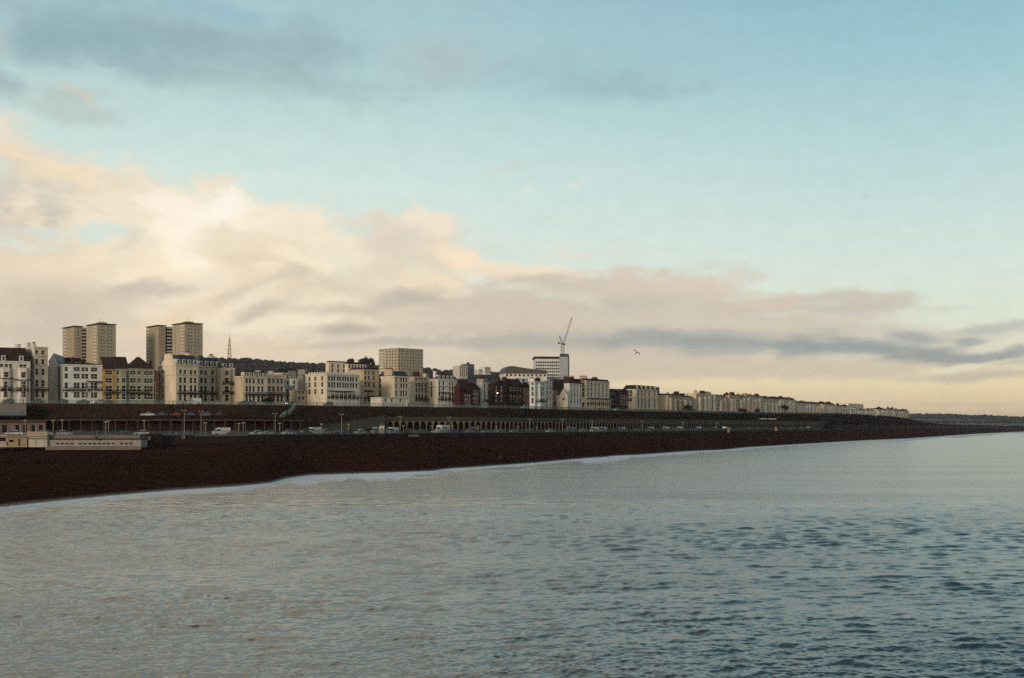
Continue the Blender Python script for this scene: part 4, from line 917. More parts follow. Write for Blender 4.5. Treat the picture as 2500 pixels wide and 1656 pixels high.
def tree(x, y_base, Y, h_m, r_m, label, m='leafdark', n=420, group='trees and bushes on the cliff top'):
    base = at(x, Y, y=y_base); rt = empty('tree' if h_m > 6 else 'bush', Matrix.Translation(base), label, 'tree' if h_m > 6 else 'bush', group)
    b = MB(); b.bar((0, 0, -1), (0, 0, h_m*.45), .28, k=7, r2=.18)
    for i in range(5):
        t = i*1.3; b.bar((0, 0, h_m*.3), (math.cos(t)*r_m*.6, math.sin(t)*r_m*.6, h_m*.72), .13, k=5, r2=.04)
    b.build('trunk', [MT['bark']], rt)
    v, f = [], []; q = np.random.default_rng(int(x)); 
    for i in range(9):
        a = q.uniform(0, 6.28); d = q.uniform(0, .62)*r_m; z = h_m*((.5 if h_m > 6 else .22)+.34*q.random())
        c = (math.cos(a)*d, math.sin(a)*d, z); rr_ = r_m*q.uniform(.38, .58); ball(v, f, c, rr_*.7, q); clump(v, f, c, rr_, n//9, rr_*.16, q)
    me = bpy.data.meshes.new('crown'); me.from_pydata(v, [], f); me.materials.append(MT[m]); link('crown', me, rt)
tree(1680, 1006, Y_cliff(1680)+6, 5.5, 3.9, 'large round dark bush on the cliff edge before the far terraces')
tree(1916, 1012, Y_cliff(1916)+6, 7, 3.6, 'small round dark tree on the cliff edge before the far terraces')
tree(1850, 1011, Y_cliff(1850)+6, 5.5, 2.4, 'small pointed bush left of the small round dark tree')
tree(1812, 1010, Y_cliff(1812)+6, 4.5, 3.4, 'low wide dark bush furthest left of the three far bushes')
tree(690, 945, 900, 15, 7.5, 'reddish dark tree on the slope right of the cream terrace roofs', n=700)
tree(888, 912, 1000, 14, 6.5, 'dark tree touching the left side of the slab block', m='leafhill', n=700)
tree(905, 912, 1010, 14, 5.5, 'second dark tree directly against the slab block', m='leafhill', n=700)
tree(960, 905, 1100, 12, 6, 'bush-like dark tree rising behind the blank-walled cream hotel', m='leafhill', n=500)
tree(653, 990, Y_cliff(653)+15, 5, 2.6, 'dark evergreen shrub before the ground floor of the plain cream terrace', n=300)
# the headland and the far wooded ridge
far_y = interp([(1700, 1020), (2100, 1014), (2215, 1013), (2300, 1013), (2400, 1016), (2500, 1021), (2620, 1024), (3000, 1030), (3400, 1034)])
fx = list(range(1700, 3401, 20)); mfar = mat('far_fields', (70, 68, 56), .95, .3, .006, col2=(104, 98, 80))
rows = [[at(x, 2900, z=10) for x in fx], [at(x, 3300, z=18) for x in fx]]
for k in range(5):
    t = k/4; rows.append([at(x, 3500+900*t, z=18+(H+(HY-far_y(x)-2)/F*4400-18)*t) for x in fx])
rows.append([at(x, 5200, z=10) for x in fx])
strip(rows, 'far_hill', mfar, smooth=True)
spots = []
for _ in range(1500):
    x = rg.uniform(2150, 2680); t = rg.random()
    if t < .12: Yk = rg.uniform(3350, 3480); z = 20; r = rg.uniform(5, 9)
    else: t2 = .52+.5*rg.random(); Yk = 3500+900*t2; z = 18+(H+(HY-far_y(x)-2)/F*4400-18)*t2; r = rg.uniform(5, 10)
    spots.append((tuple(at(x, Yk, z=z+r*.3)), r))
wood('far_wood', spots, mat('leaf_far', (44, 52, 46), .95, .35, .02), rg)
# scrub covering the cliff and the undercliff at the far end
v, f = [], []; q = np.random.default_rng(8)
for _ in range(900):
    x = 1640+620*q.random()**.8; t = q.random(); Yk = Y_cliff(x)+t*2.6; z = ZR+(z_top(x)-ZR)*t
    clump(v, f, tuple(at(x, Yk, z=z)), q.uniform(.8, 2.2), 9, .55, q)
for _ in range(500):
    x = 60+1500*q.random(); t = .3+.6*q.random(); clump(v, f, tuple(at(x, Y_cliff(x)+.7+t*2.2, z=ZR+10*t)), q.uniform(.4, .9), 8, .25, q)
for _ in range(700):
    x = 2040+420*q.random(); Yk = Y_front(x)+(Y_cliff(x)-Y_front(x))*q.random(); clump(v, f, tuple(at(x, Yk, z=ZR+.8)), q.uniform(1.2, 3.2), 9, .9, q)
me = bpy.data.meshes.new('scrub'); me.from_pydata(v, [], f); me.materials.append(MT['leafdark']); o = link('scrub', me); o['kind'] = 'stuff'
for (x, y, lb) in ((2281, 1043, 'low pale house alone on the far shore below the wooded ridge'), (2452, 1042, 'tiny pale house far right below the wooded ridge')):
    rt = empty('shore_house', Matrix.Translation(at(x-9, 2600, y=y)) @ Matrix.Rotation(R(8), 4, 'Z'), lb, 'house', 'lone houses on the far shore')
    b = MB(); b.box(0, 16, 0, 8, -2, 3.6); b.build('wall', [MT['tan']], rt)
    b = MB(); b.poly([(-.4, -.5, 3.6), (16.4, -.5, 3.6), (13, 4, 6), (3, 4, 6)]); b.poly([(16.4, 8.5, 3.6), (-.4, 8.5, 3.6), (3, 4, 6), (13, 4, 6)]); b.poly([(-.4, 8.5, 3.6), (-.4, -.5, 3.6), (3, 4, 6)]); b.poly([(16.4, -.5, 3.6), (16.4, 8.5, 3.6), (13, 4, 6)]); b.build('roof', [MT['darkroof']], rt)

# ------------------------------------------------------------------ crane and mast
def lattice(b, p, q, w, n, m=0, r=.09, w2=None):
    p = Vector(p); q = Vector(q); d = (q-p).normalized(); w2 = w if w2 is None else w2
    x = d.cross(Vector((0, 1, .01))).normalized(); y = d.cross(x)
    def c(t, i): ww = w+(w2-w)*t; return p+(q-p)*t+x*ww/2*(1 if i in (0, 3) else -1)+y*ww/2*(1 if i in (0, 1) else -1)
    for i in range(4): b.bar(c(0, i), c(1, i), r, m)
    for k in range(n):
        for i in range(4):
            j = (i+1) % 4; a_, b_ = (i, j) if k % 2 else (j, i); b.bar(c(k/n, a_), c((k+1)/n, b_), r*.7, m)
            b.bar(c((k+1)/n, i), c((k+1)/n, j), r*.6, m)
Yc = 790; cb_ = at(1373, Yc, y=870); P = lambda x, y, dy=0: at(x, Yc+dy, y=y)-cb_
ct = empty('tower_crane', Matrix.Translation(cb_), 'tower crane with raised jib above the banded hospital block', 'crane')
b = MB(); lattice(b, (0, 0, -20), P(1373.5, 842), 2.0, 14, r=.11); b.build('mast', [MT['cranegrey']], ct)
b = MB(); b.box(P(1371, 842).x, P(1377, 838).x, -1.2, 1.2, P(1371, 842).z, P(1371, 838.5).z); b.build('slewing_platform', [MT['cranegrey']], ct)
b = MB(); b.box(P(1363, 840).x, P(1373, 836).x, -.9, .9, P(1363, 838.8).z, P(1363, 837.4).z); b.build('counter_jib', [MT['cranegrey']], ct)
b = MB(); b.box(P(1362.5, 840).x, P(1366, 836).x, -1.1, 1.1, P(1363, 839.5).z, P(1363, 835.5).z); b.build('counterweight', [MT['iron']], ct)
b = MB(); b.box(P(1376, 842).x, P(1379.5, 842).x, -.8, .8, P(1376, 842.5).z, P(1376, 839).z); b.build('cab', [MT['iron']], ct)
b = MB(); lattice(b, P(1376, 838), P(1396.5, 775), 1.1, 20, r=.05, w2=.5); b.build('jib', [MT['cranegrey']], ct)
b = MB(); b.bar(P(1371, 837), P(1365.5, 820), .16); b.bar(P(1376, 837), P(1365.5, 820), .12); b.build('a_frame', [MT['cranegrey']], ct)
b = MB(); b.bar(P(1365.5, 820), P(1396, 776), .035); b.bar(P(1365.5, 820), P(1364, 836), .05); b.bar(P(1396.5, 775), P(1396.6, 792), .04); b.build('cable', [MT['iron']], ct)
Ym = 1700; mb0 = at(560.5, Ym, y=885); P2 = lambda x, y: at(x, Ym, y=y)-mb0
mt = empty('radio_mast', Matrix.Translation(mb0), 'thin red and grey lattice mast on the hill skyline', 'mast')
zt_ = P2(560, 825).z
b = MB(); lattice(b, (0, 0, 0), (0, 0, zt_*.97), 5.2, 11, r=.17, w2=1.3); b.build('lattice_tower', [MT['metalred']], mt)
b = MB(); b.bar((0, 0, zt_*.97), P2(560.8, 816), .35, k=6, r2=.2); b.build('antenna', [MT['metalred']], mt)
for z in (.35, .5, .68): b = MB(); b.lathe([(.2, 0), (1.1, .3), (1.1, .8), (.2, .9)], (-2.2*(1-z*.6), -1.2, zt_*z), 8); b.build('dish', [MT['lead']], mt)

# ------------------------------------------------------------------ undercliff: arcade, colonnade, ramp, stairs, railings
def line_pts(fY, x0, x1, dz=None, step=4):
    return [(at(x, fY(x), z=0).to_2d()) for x in np.arange(x0, x1+.01, step)]
def resample(pts, pitch):
    out = [pts[0]]; acc = 0
    for a, b in zip(pts[:-1], pts[1:]):
        d = (b-a).length; t = pitch-acc
        while t <= d: out.append(a+(b-a)*(t/d)); t += pitch
        acc = (acc+d) % pitch if t > d else acc
        acc = d-(t-pitch)
    return out
def ribbon(mb, pts, off0, off1, z0, z1, m=0):
    """solid run along a plan line between two sideways offsets"""
    n = len(pts); nr = []
    for i in range(n):
        d = (pts[min(n-1, i+1)]-pts[max(0, i-1)]).normalized(); nr.append(Vector((-d.y, d.x)))
    k = len(mb.v)
    for p, q in zip(pts, nr):
        a = p+q*off0; c = p+q*off1; mb.v += [(a.x, a.y, z0), (a.x, a.y, z1), (c.x, c.y, z1), (c.x, c.y, z0)]
    for i in range(n-1):
        for j in range(4):
            a = k+i*4+j; b_ = k+i*4+(j+1) % 4; mb.f.append((a, a+4, b_+4, b_)); mb.m.append(m)
    mb.f.append((k, k+1, k+2, k+3)); mb.m.append(m); e = k+(n-1)*4; mb.f.append((e+3, e+2, e+1, e)); mb.m.append(m)
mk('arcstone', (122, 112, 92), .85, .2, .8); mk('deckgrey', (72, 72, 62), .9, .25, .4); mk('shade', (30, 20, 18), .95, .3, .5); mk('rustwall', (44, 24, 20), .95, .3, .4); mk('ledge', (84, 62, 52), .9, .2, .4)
LC = lambda x: Y_cliff(x)-5.5
rt = empty('arcade', Matrix.Identity(4), 'long arcade of little arches under a deck at the cliff foot', 'arcade')
PIT = 3.2
base = resample(line_pts(LC, 944, 2012), PIT)
ZA = 13.0
b = MB(); ribbon(b, base, -.5, 6, ZA, ZA+.55); b.build('deck', [MT['deckgrey']], rt)
b = MB(); ribbon(b, base, -.55, -.35, ZA+.55, ZA+1.5); b.build('parapet', [MT['deckgrey']], rt)
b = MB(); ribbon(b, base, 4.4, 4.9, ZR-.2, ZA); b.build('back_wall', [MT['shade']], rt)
def arch_into(b, L_, h_):
    k = 8; r = L_/2-.17; zs = h_-.25-r*1.15
    P0 = [(L_/2-r*math.cos(math.pi*i/k), zs+r*1.15*math.sin(math.pi*i/k)) for i in range(k+1)]
    for y in (-.12, .12):
        for i in range(k):
            q = [(P0[i][0], y, P0[i][1]), (P0[i+1][0], y, P0[i+1][1]), (P0[i+1][0], y, h_), (P0[i][0], y, h_)]
            b.poly(q if y < 0 else q[::-1])
        b.poly([(0, y, zs), (.17, y, zs), (.17, y, h_), (0, y, h_)]); b.poly([(L_-.17, y, zs), (L_, y, zs), (L_, y, h_), (L_-.17, y, h_)])
    for i in range(k): b.poly([(P0[i][0], -.12, P0[i][1]), (P0[i][0], .12, P0[i][1]), (P0[i+1][0], .12, P0[i+1][1]), (P0[i+1][0], -.12, P0[i+1][1])])
    b.box(0-.11, .11, -.13, .13, 0, zs+.2)
b = MB(); arch_into(b, PIT, ZA-ZR); ARCH = b.mesh('arch', [MT['arcstone']])
rest = MB()
for i in range(len(base)-1):
    p, q = base[i], base[i+1]; d = q-p; Mx = Matrix.Translation((p.x, p.y, ZR)) @ Matrix.Rotation(math.atan2(d.y, d.x), 4, 'Z')
    if i < 99: link('arch', ARCH, rt, Mx)
    else:
        for f in ARCH.polygons: rest.poly([Mx @ ARCH.vertices[v_].co for v_ in f.vertices])
o = rest.build('arches', [MT['arcstone']], rt); o['kind'] = 'stuff'
# colonnaded terrace left of the arcade
rt = empty('colonnade', Matrix.Identity(4), 'dark colonnaded terrace with slim pale columns under the cliff on the left', 'colonnade')
pts = line_pts(LC, 112, 742, step=6)
b = MB(); ribbon(b, pts, -.6, 6, 12.75, 13.15); b.build('deck', [MT['ledge']], rt)
b = MB(); ribbon(b, pts, -.5, -.3, 13.15, 13.9); b.build('parapet', [MT['shade']], rt)
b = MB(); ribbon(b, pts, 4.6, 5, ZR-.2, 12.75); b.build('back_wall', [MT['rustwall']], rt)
b = MB(); b.lathe([(.22, 0), (.16, .3), (.13, 3.5), (.26, 3.95), (.3, 4.25)], k=7); colm = b.mesh('column', [MT['ledge']])
for p in resample(pts, 3.6): link('column', colm, rt, Matrix.Translation((p.x, p.y, ZR)))
b = MB(); ribbon(b, line_pts(lambda x: LC(x)+3.2, 350, 640), 0, 3.4, 13.2, 14.3); b.build('upper_step', [MT['shade']], rt)
# concrete terrace building at the far left
rt = empty('promenade_building', Matrix.Identity(4), 'grey concrete promenade building built into the cliff at the far left', 'building')
pts = line_pts(lambda x: Y_cliff(x)-8, -160, 112, step=8)
mk('wallgrey', (112, 98, 94), .85, .15, .4); mk('panelblue', (92, 110, 118), .6, .15, 1)
b = MB(); ribbon(b, pts, 0, 9, ZR-.3, 12.3); b.build('lower_wall', [MT['wallgrey']], rt)
b = MB(); ribbon(b, pts, -1.2, 9, 12.3, 12.9); b.build('deck', [MT['ledge']], rt)
pu = line_pts(lambda x: Y_cliff(x)-4, -160, 66, step=8)
b = MB(); ribbon(b, pu, 0, 5, 14.4, 18.2); b.build('upper_wall', [mk('paleconc', (120, 113, 108), .85, .12, .4)], rt)
b = MB(); ribbon(b, line_pts(lambda x: Y_cliff(x)-4.1, -160, 60, step=8), 0, .15, 14.7, 15.9); b.build('window_band', [MT['panelblue']], rt)
b = MB(); ribbon(b, pu, -.6, 5, 13.9, 14.39); b.build('upper_ledge', [MT['shade']], rt)
for x in (8, 40, 58, 78, 96):
    p = at(x, Y_cliff(x)-8.15, z=ZR); link('opening', win_mesh(2.4, 2.4, 'strip'), rt, Matrix.Translation(p+Vector((0, 0, .4))) @ Matrix.Rotation(R(22), 4, 'Z'))
# ramp
rt = empty('ramp', Matrix.Identity(4), 'grey wedge-shaped ramp climbing right towards the arcade deck', 'ramp')
b = MB(); xs_ = list(range(716, 948, 8)); top_, bt_ = [], []
for x in xs_:
    t = (x-716)/(944-716); Yk = LC(x)-3+t*1.5; zt2 = ZR+.3+(ZA+1.4-ZR-.3)*t**1.05; zb2 = max(ZR, zt2-2.6-1.0*t)
    top_.append(at(x, Yk, z=zt2)); bt_.append(at(x, Yk, z=zb2))
for i in range(len(xs_)-1):
    b.poly([bt_[i], bt_[i+1], top_[i+1], top_[i]]); o2 = Vector((-1, 2.6, 0)); b.poly([top_[i]+Vector((0, 0, -1)), top_[i+1]+Vector((0, 0, -1)), top_[i+1]+o2+Vector((0, 0, -1)), top_[i]+o2+Vector((0, 0, -1))])
    b.poly([bt_[i]+o2, bt_[i+1]+o2, top_[i+1]+o2, top_[i]+o2]); b.poly([bt_[i+1], bt_[i], bt_[i]+o2, bt_[i+1]+o2])
b.build('ramp_wall', [MT['deckgrey']], rt)
b = MB()
for i in range(len(xs_)-1): b.bar(top_[i]+Vector((0, 0, .5)), top_[i+1]+Vector((0, 0, .5)), .06); b.bar(top_[i], top_[i]+Vector((0, 0, .5)), .05)
b.build('handrail', [MT['teal']], rt)
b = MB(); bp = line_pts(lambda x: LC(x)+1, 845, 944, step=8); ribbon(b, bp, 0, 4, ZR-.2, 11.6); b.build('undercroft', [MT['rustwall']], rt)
lampm = mat('lamp_glow', (255, 220, 170), emit=(255, 214, 160), es=5, noise=0)
warmwin = mat('warm_window', (220, 190, 160), emit=(255, 205, 160), es=.35, noise=0)
for x in (864, 876, 884):
    bb = MB(); k = 8; r = .8; bb.poly([(-r, 0, 0), (r, 0, 0), (r, 0, 1.3)] + [(r*math.cos(math.pi*i/k), 0, 1.3+r*math.sin(math.pi*i/k)) for i in range(1, k)] + [(-r, 0, 1.3)])
    bb.build('arched_window', [warmwin if x == 884 else MT['paleconc']], rt, Matrix.Translation(at(x, LC(x)+.85, z=ZR+.6)) @ Matrix.Rotation(R(40), 4, 'Z'))
# cliff stairs
rt = empty('cliff_stairs', Matrix.Identity(4), 'steep cliff staircase with pale teal handrails below the lodge', 'stairs')
SP = [(682, 1017), (697, 1004), (706, 1003), (721, 984)]
b = MB(); hr = MB()
for (xa, ya), (xb, yb) in zip(SP[:-1], SP[1:]):
    p = at(xa, Y_cliff(xa)-.9, y=ya); q = at(xb, Y_cliff(xb)-.9, y=yb); n = max(2, int(abs(q.z-p.z)/.22))
    for i in range(n):
        c = p+(q-p)*((i+.5)/n); b.box(c.x-.45, c.x+.45, c.y-.3, c.y+1.6, c.z-1.6, c.z-1.0)
    for dy in (-.35, 1.5): hr.bar(p+Vector((0, dy, 0)), q+Vector((0, dy, 0)), .09); hr.bar(p+Vector((0, dy, -.5)), q+Vector((0, dy, -.5)), .05)
    for i in range(int((q-p).length/1.4)+1): c = p+(q-p)*(i*1.4/(q-p).length); hr.bar(c+Vector((0, -.35, -1)), c+Vector((0, -.35, 0)), .05)
b.build('steps', [MT['deckgrey']], rt); hr.build('handrail', [mk('paleteal', (120, 160, 154), .5, .1, 2)], rt)
# railings
def railing(name, label, fY, fz, x0, x1, m, pitch, hgt, bw):
    rt = empty(name, Matrix.Identity(4), label, 'railing'); pts = line_pts(fY, x0, x1, step=8)
    def Z(p): return fz(CX+F*p.x/p.y)
    b = MB()
    for a, c in zip(pts[:-1], pts[1:]):
        for z, r in ((hgt, .06), (.15, .04)): b.bar((a.x, a.y, Z(a)+z), (c.x, c.y, Z(c)+z), r, k=4)
    b.build('rail', [MT[m]], rt)
    b = MB(); ps = resample(pts, pitch)
    for a in ps: z = Z(a); b.poly([(a.x-bw/2, a.y, z), (a.x+bw/2, a.y, z), (a.x+bw/2, a.y, z+hgt), (a.x-bw/2, a.y, z+hgt)])
    b.build('balusters', [MT[m]], rt)
    b = MB(); pm = b; pm.box(-.09, .09, -.09, .09, 0, hgt+.12); pm.lathe([(.05, hgt+.12), (.13, hgt+.22), (.02, hgt+.34)], k=6); me = pm.mesh('post', [MT[m]])
    allp = resample(pts, 6.0)
    for a in allp[:100]: link('post', me, rt, Matrix.Translation((a.x, a.y, Z(a))))
    if len(allp) > 100:
        b = MB()
        for a in allp[100:]: b.box(a.x-.09, a.x+.09, a.y-.09, a.y+.09, Z(a), Z(a)+hgt+.12)
        o = b.build('posts', [MT[m]], rt); o['kind'] = 'stuff'
mk('railteal', (58, 80, 82), .5, .15, 2); mk('railtop', (84, 106, 102), .5, .15, 2)
railing('promenade_railing', 'long teal railing on the edge of the lower seafront road', lambda x: Y_front(x)+.5, lambda x: ZR, 118, 2010, 'railteal', .42, 1.15, .13)
railing('clifftop_railing', 'long pale teal railing along the top of the cliff', lambda x: Y_cliff(x)+2.9, lambda x: z_top(x), -40, 2060, 'railtop', .45, 1.1, .14)

# ------------------------------------------------------------------ vehicles
PAINT = {}
def paint(c):
    if c not in PAINT:
        m = bpy.data.materials.new('car_paint'); m.use_nodes = True; b = m.node_tree.nodes['Principled BSDF']; b.inputs['Base Color'].default_value = lin(c); b.inputs['Roughness'].default_value = .3; b.inputs['Coat Weight'].default_value = .4; PAINT[c] = m
    return PAINT[c]
def loft(sections):
    """sections: list of (x, [(y,z)...]) rings"""
    b = MB(); n = len(sections[0][1]); k = 0
    for x, ring in sections: b.v += [(x, y, z) for y, z in ring]
    for i in range(len(sections)-1):
        for j in range(n): a = i*n+j; c = i*n+(j+1) % n; b.f.append((a, c, c+n, a+n)); b.m.append(0)
    b.f.append(tuple(range(n))[::-1]); b.m.append(0); b.f.append(tuple((len(sections)-1)*n+j for j in range(n))); b.m.append(0)
    return b
def ring(w, z0, z1): return [(-w, z0+.12), (-w*.93, z0), (w*.93, z0), (w, z0+.12), (w, z1-.14), (w*.88, z1), (-w*.88, z1), (-w, z1-.14)]
CAR = {}
def wheel_meshes():
    t = MB(); t.lathe([(.18, -.1), (.33, -.1), (.33, .1), (.18, .1)], k=14); r = MB(); r.lathe([(0, -.11), (.19, -.105), (.19, .105), (0, .11)], k=10)
    tm, rm = t.mesh('tyre', [MT['iron']]), r.mesh('rim', [MT['lead']]); return tm, rm
TY, RI = wheel_meshes()
def car_meshes(kind):
    if kind in CAR: return CAR[kind]
    if kind == 'hatch':
        body = loft([(-1.95, ring(.72, .32, .62)), (-1.85, ring(.82, .22, .82)), (-1.0, ring(.86, .2, .92)), (.3, ring(.86, .2, .94)), (1.4, ring(.86, .2, .96)), (1.9, ring(.82, .24, .92)), (1.98, ring(.74, .34, .7))])
        cab = loft([(-1.05, ring(.74, .8, .93)), (-.35, ring(.68, .8, 1.42)), (.2, ring(.67, .8, 1.47)), (1.2, ring(.66, .8, 1.42)), (1.8, ring(.7, .8, .96))]); roof = loft([(-.42, ring(.60, 1.36, 1.46)), (.2, ring(.61, 1.4, 1.51)), (1.25, ring(.6, 1.36, 1.46))]); L_ = 1.95; wh = ((-1.2, .76), (1.2, .76)); ws = 1
    elif kind == 'saloon':
        body = loft([(-2.25, ring(.74, .32, .6)), (-2.15, ring(.84, .22, .78)), (-1.0, ring(.88, .2, .88)), (.3, ring(.88, .2, .9)), (1.5, ring(.88, .2, .94)), (2.15, ring(.84, .24, .92)), (2.25, ring(.76, .34, .7))])
        cab = loft([(-1.1, ring(.76, .8, .9)), (-.4, ring(.7, .8, 1.36)), (.3, ring(.69, .8, 1.42)), (.95, ring(.68, .8, 1.36)), (1.7, ring(.72, .8, .94))]); roof = loft([(-.45, ring(.62, 1.32, 1.41)), (.3, ring(.62, 1.36, 1.46)), (1.0, ring(.6, 1.32, 1.41))]); L_ = 2.25; wh = ((-1.35, .78), (1.35, .78)); ws = 1
    elif kind == 'van':
        body = loft([(-2.4, ring(.8, .35, .9)), (-2.3, ring(.92, .25, 1.1)), (-1.7, ring(.95, .22, 1.3)), (-1.1, ring(.95, .22, 2.0)), (-.8, ring(.95, .22, 2.15)), (2.3, ring(.95, .22, 2.15)), (2.4, ring(.92, .3, 2.0))])
        cab = loft([(-1.78, ring(.9, 1.2, 1.32)), (-1.25, ring(.97, 1.2, 1.85)), (-.5, ring(.97, 1.2, 1.8)), (-.35, ring(.97, 1.25, 1.75))]); roof = None; L_ = 2.4; wh = ((-1.5, .86), (1.4, .86)); ws = 1
    else:  # camper
        body = loft([(-3.1, ring(.85, .4, 1.0)), (-3.0, ring(.98, .3, 1.3)), (-2.3, ring(1.05, .28, 1.6)), (-2.1, ring(1.08, .28, 2.3)), (-1.9, ring(1.1, .28, 2.85)), (3.0, ring(1.1, .28, 2.9)), (3.1, ring(1.08, .35, 2.75))])
        cab = MB(); 
        for s_ in (-1, 1):
            for xa, xb in ((-1.5, -.4), (.0, 1.2), (1.7, 2.6)): cab.box(xa, xb, s_*1.105-.01, s_*1.105+.01, 1.5, 2.2)
        cab.box(-2.42, -2.2, -.8, .8, 1.5, 2.2); roof = None; L_ = 3.1; wh = ((-2.0, .92), (1.9, .92)); ws = 1.1
    hl = MB(); hl.lathe([(0, -.03), (.12, -.02), (.12, .05), (0, .06)], k=8)
    CAR[kind] = (body, cab, roof, L_, wh, ws, hl); CAR[kind] += ({},)
    return CAR[kind]
def car(kind, col, loc, rz, label, cat='car', group=None, detail=2, lights=False, tail=False):
    body, cab, roof, L_, wh, ws, hl, cache = car_meshes(kind)
    Mx = Matrix.Translation(loc) @ Matrix.Rotation(rz, 4, 'Z')
    nm = {'hatch': 'parked_car', 'saloon': 'parked_car', 'van': 'parked_van', 'camper': 'camper_van'}[kind]
    rt = empty(nm, Mx, label, cat, group)
    key = ('b', col)
    if key not in cache: cache[key] = body.mesh('body', [paint(col)]); cache[('r', col)] = roof.mesh('roof', [paint(col)]) if roof else None
    if 'c' not in cache: cache['c'] = cab.mesh('windows', [MT['glassblue']]); cache['h'] = hl.mesh('headlight', [MT['trimwhite']]); cache['H'] = hl.mesh('headlight', [lampm])
    link('body', cache[key], rt); link('windows', cache['c'], rt)
    if cache[('r', col)]: link('roof', cache[('r', col)], rt)
    if detail >= 1:
        for x, y in wh:
            for s_ in (-1, 1):
                w = link('wheel', TY, rt, Matrix.Translation((x, s_*y, .33*ws)) @ Matrix.Rotation(R(90), 4, 'X') @ Matrix.Scale(ws, 4))
                if detail >= 2: link('rim', RI, w)
        if detail >= 2:
            for s_ in (-1, 1): link('headlight', cache['H' if lights else 'h'], rt, Matrix.Translation((-L_-.0, s_*.6, .68)) @ Matrix.Rotation(R(-90), 4, 'Y'))
    return rt
def heading(fY, x):
    a = at(x-6, fY(x-6), z=0); b_ = at(x+6, fY(x+6), z=0); d = b_-a; return math.atan2(d.y, d.x)
WHT, SIL, BLK, BLU, RED, GRN, GRY = (184, 190, 190), (140, 146, 150), (26, 28, 32), (44, 62, 100), (110, 24, 22), (40, 70, 54), (84, 90, 96)
cn = {WHT: 'white', SIL: 'silver', BLK: 'black', BLU: 'dark blue', RED: 'red', GRN: 'dark green', GRY: 'grey'}
GP = 'vehicles parked along the lower seafront road'
special = {540: ('van', WHT), 568: ('hatch', RED), 628: ('saloon', WHT), 655: ('saloon', SIL), 957: ('van', WHT), 1080: ('camper', WHT), 1450: ('van', WHT), 1343: ('saloon', WHT), 35: ('saloon', WHT)}
marks = [(0, 'below the pale bow-windowed house'), (60, 'below the tall narrow cream house'), (118, 'below the long white hotel'), (250, 'below the yellow terraced house'), (315, 'below the grey double house'), (386, 'below the curved-gable mansion'), (485, 'below the slate-roofed terrace'), (573, 'below the mansard-roofed terrace'),
         (690, 'below the cliff stairs'), (750, 'below the battlemented house'), (848, 'at the foot of the ramp'), (905, 'below the slate-roofed hotel'), (1000, 'below the sash-windowed terrace'), (1050, 'below the canopied white house'), (1111, 'below the dark red brick houses'), (1205, 'below the lit street lamp'), (1296, 'below the white bow-fronted house'),
         (1362, 'below the white grid-windowed terrace'), (1421, 'below the large cream hotel'), (1490, 'below the nearly black house'), (1550, 'below the grand mansard hotel'), (1625, 'below the large cliff bush'), (1695, 'below the spiky-chimneyed terrace'), (1780, 'below the low far bush'), (1860, 'below the small round dark tree'), (1950, 'near the end of the arcade')]
q = np.random.default_rng(17); x = 6.; used = {}; ordw = ['first', 'second', 'third', 'fourth', 'fifth', 'sixth', 'seventh', 'eighth', 'ninth']
items = [(k_, v_[0], v_[1]) for k_, v_ in special.items()]
while x < 1990:
    sc_ = F/Y_front(x); gap = 6.2*sc_*.8
    if x < 118 or 118 < x < 1990:
        if all(abs(x-k_) > (3.2 if kk != 'camper' else 4.2)*sc_+6 for k_, kk, _ in items) and q.random() < (.88 if x > 690 else .62):
            items.append((round(x, 1), ['hatch', 'saloon', 'hatch', 'saloon', 'van'][int(q.integers(0, 5))] if q.random() < .9 else 'hatch', [BLK, GRY, SIL, BLU, SIL, WHT, WHT, GRN, SIL, GRY, BLU][int(q.integers(0, 11))]))
    x += gap*(.86+.45*q.random())
items.sort()
row2 = []; x = 700.
while x < 1960:
    sc_ = F/(Y_front(x)+24); x += 6.0*sc_*(.75+.7*q.random())
    row2.append((round(x, 1), ['hatch', 'saloon', 'hatch', 'van'][int(q.integers(0, 4))], [SIL, GRY, BLU, SIL, WHT, WHT, BLK, RED][int(q.integers(0, 8))]))
cnt = {}
for px_, kd, cl in items:
    mk_ = [m_ for a, m_ in marks if a <= px_][-1]; kname = {'hatch': 'hatchback', 'saloon': 'saloon car', 'van': 'van', 'camper': 'camper van'}[kd]; ky = (mk_, kname, cl); cnt[ky] = cnt.get(ky, 0)+1
seen = {}
for px_, kd, cl in items:
    mk_ = [m_ for a, m_ in marks if a <= px_][-1]; kname = {'hatch': 'hatchback', 'saloon': 'saloon car', 'van': 'van', 'camper': 'camper van'}[kd]; ky = (mk_, kname, cl); seen[ky] = seen.get(ky, 0)+1
    pre = '' if cnt[ky] == 1 else (('left ', 'right ')[seen[ky]-1] if cnt[ky] == 2 else ('left ', 'middle ', 'right ')[min(2, seen[ky]-1)])
    off_ = 7.5+q.uniform(-.5, .7) if px_ not in (1080,) else 5.5; fY = lambda X, o_=off_: Y_front(X)+o_
    h_ = heading(fY, px_) + (math.pi if q.random() < .35 and px_ not in special else 0)
    zr_ = ZR-.12
    car(kd, cl, at(px_, fY(px_), z=zr_), h_, pre+cn[cl]+' '+kname+' parked on the lower road '+mk_, {'hatch': 'car', 'saloon': 'car', 'van': 'van', 'camper': 'camper van'}[kd], GP, 2 if px_ < 800 else (1 if px_ < 1250 else 0))
GB = 'vehicles in the back row before the arcade'
cnt = {}; seen = {}
def ky2(t): return ([m_ for a, m_ in marks if a <= t[0]][-1], t[1], t[2])
for t in row2: cnt[ky2(t)] = cnt.get(ky2(t), 0)+1
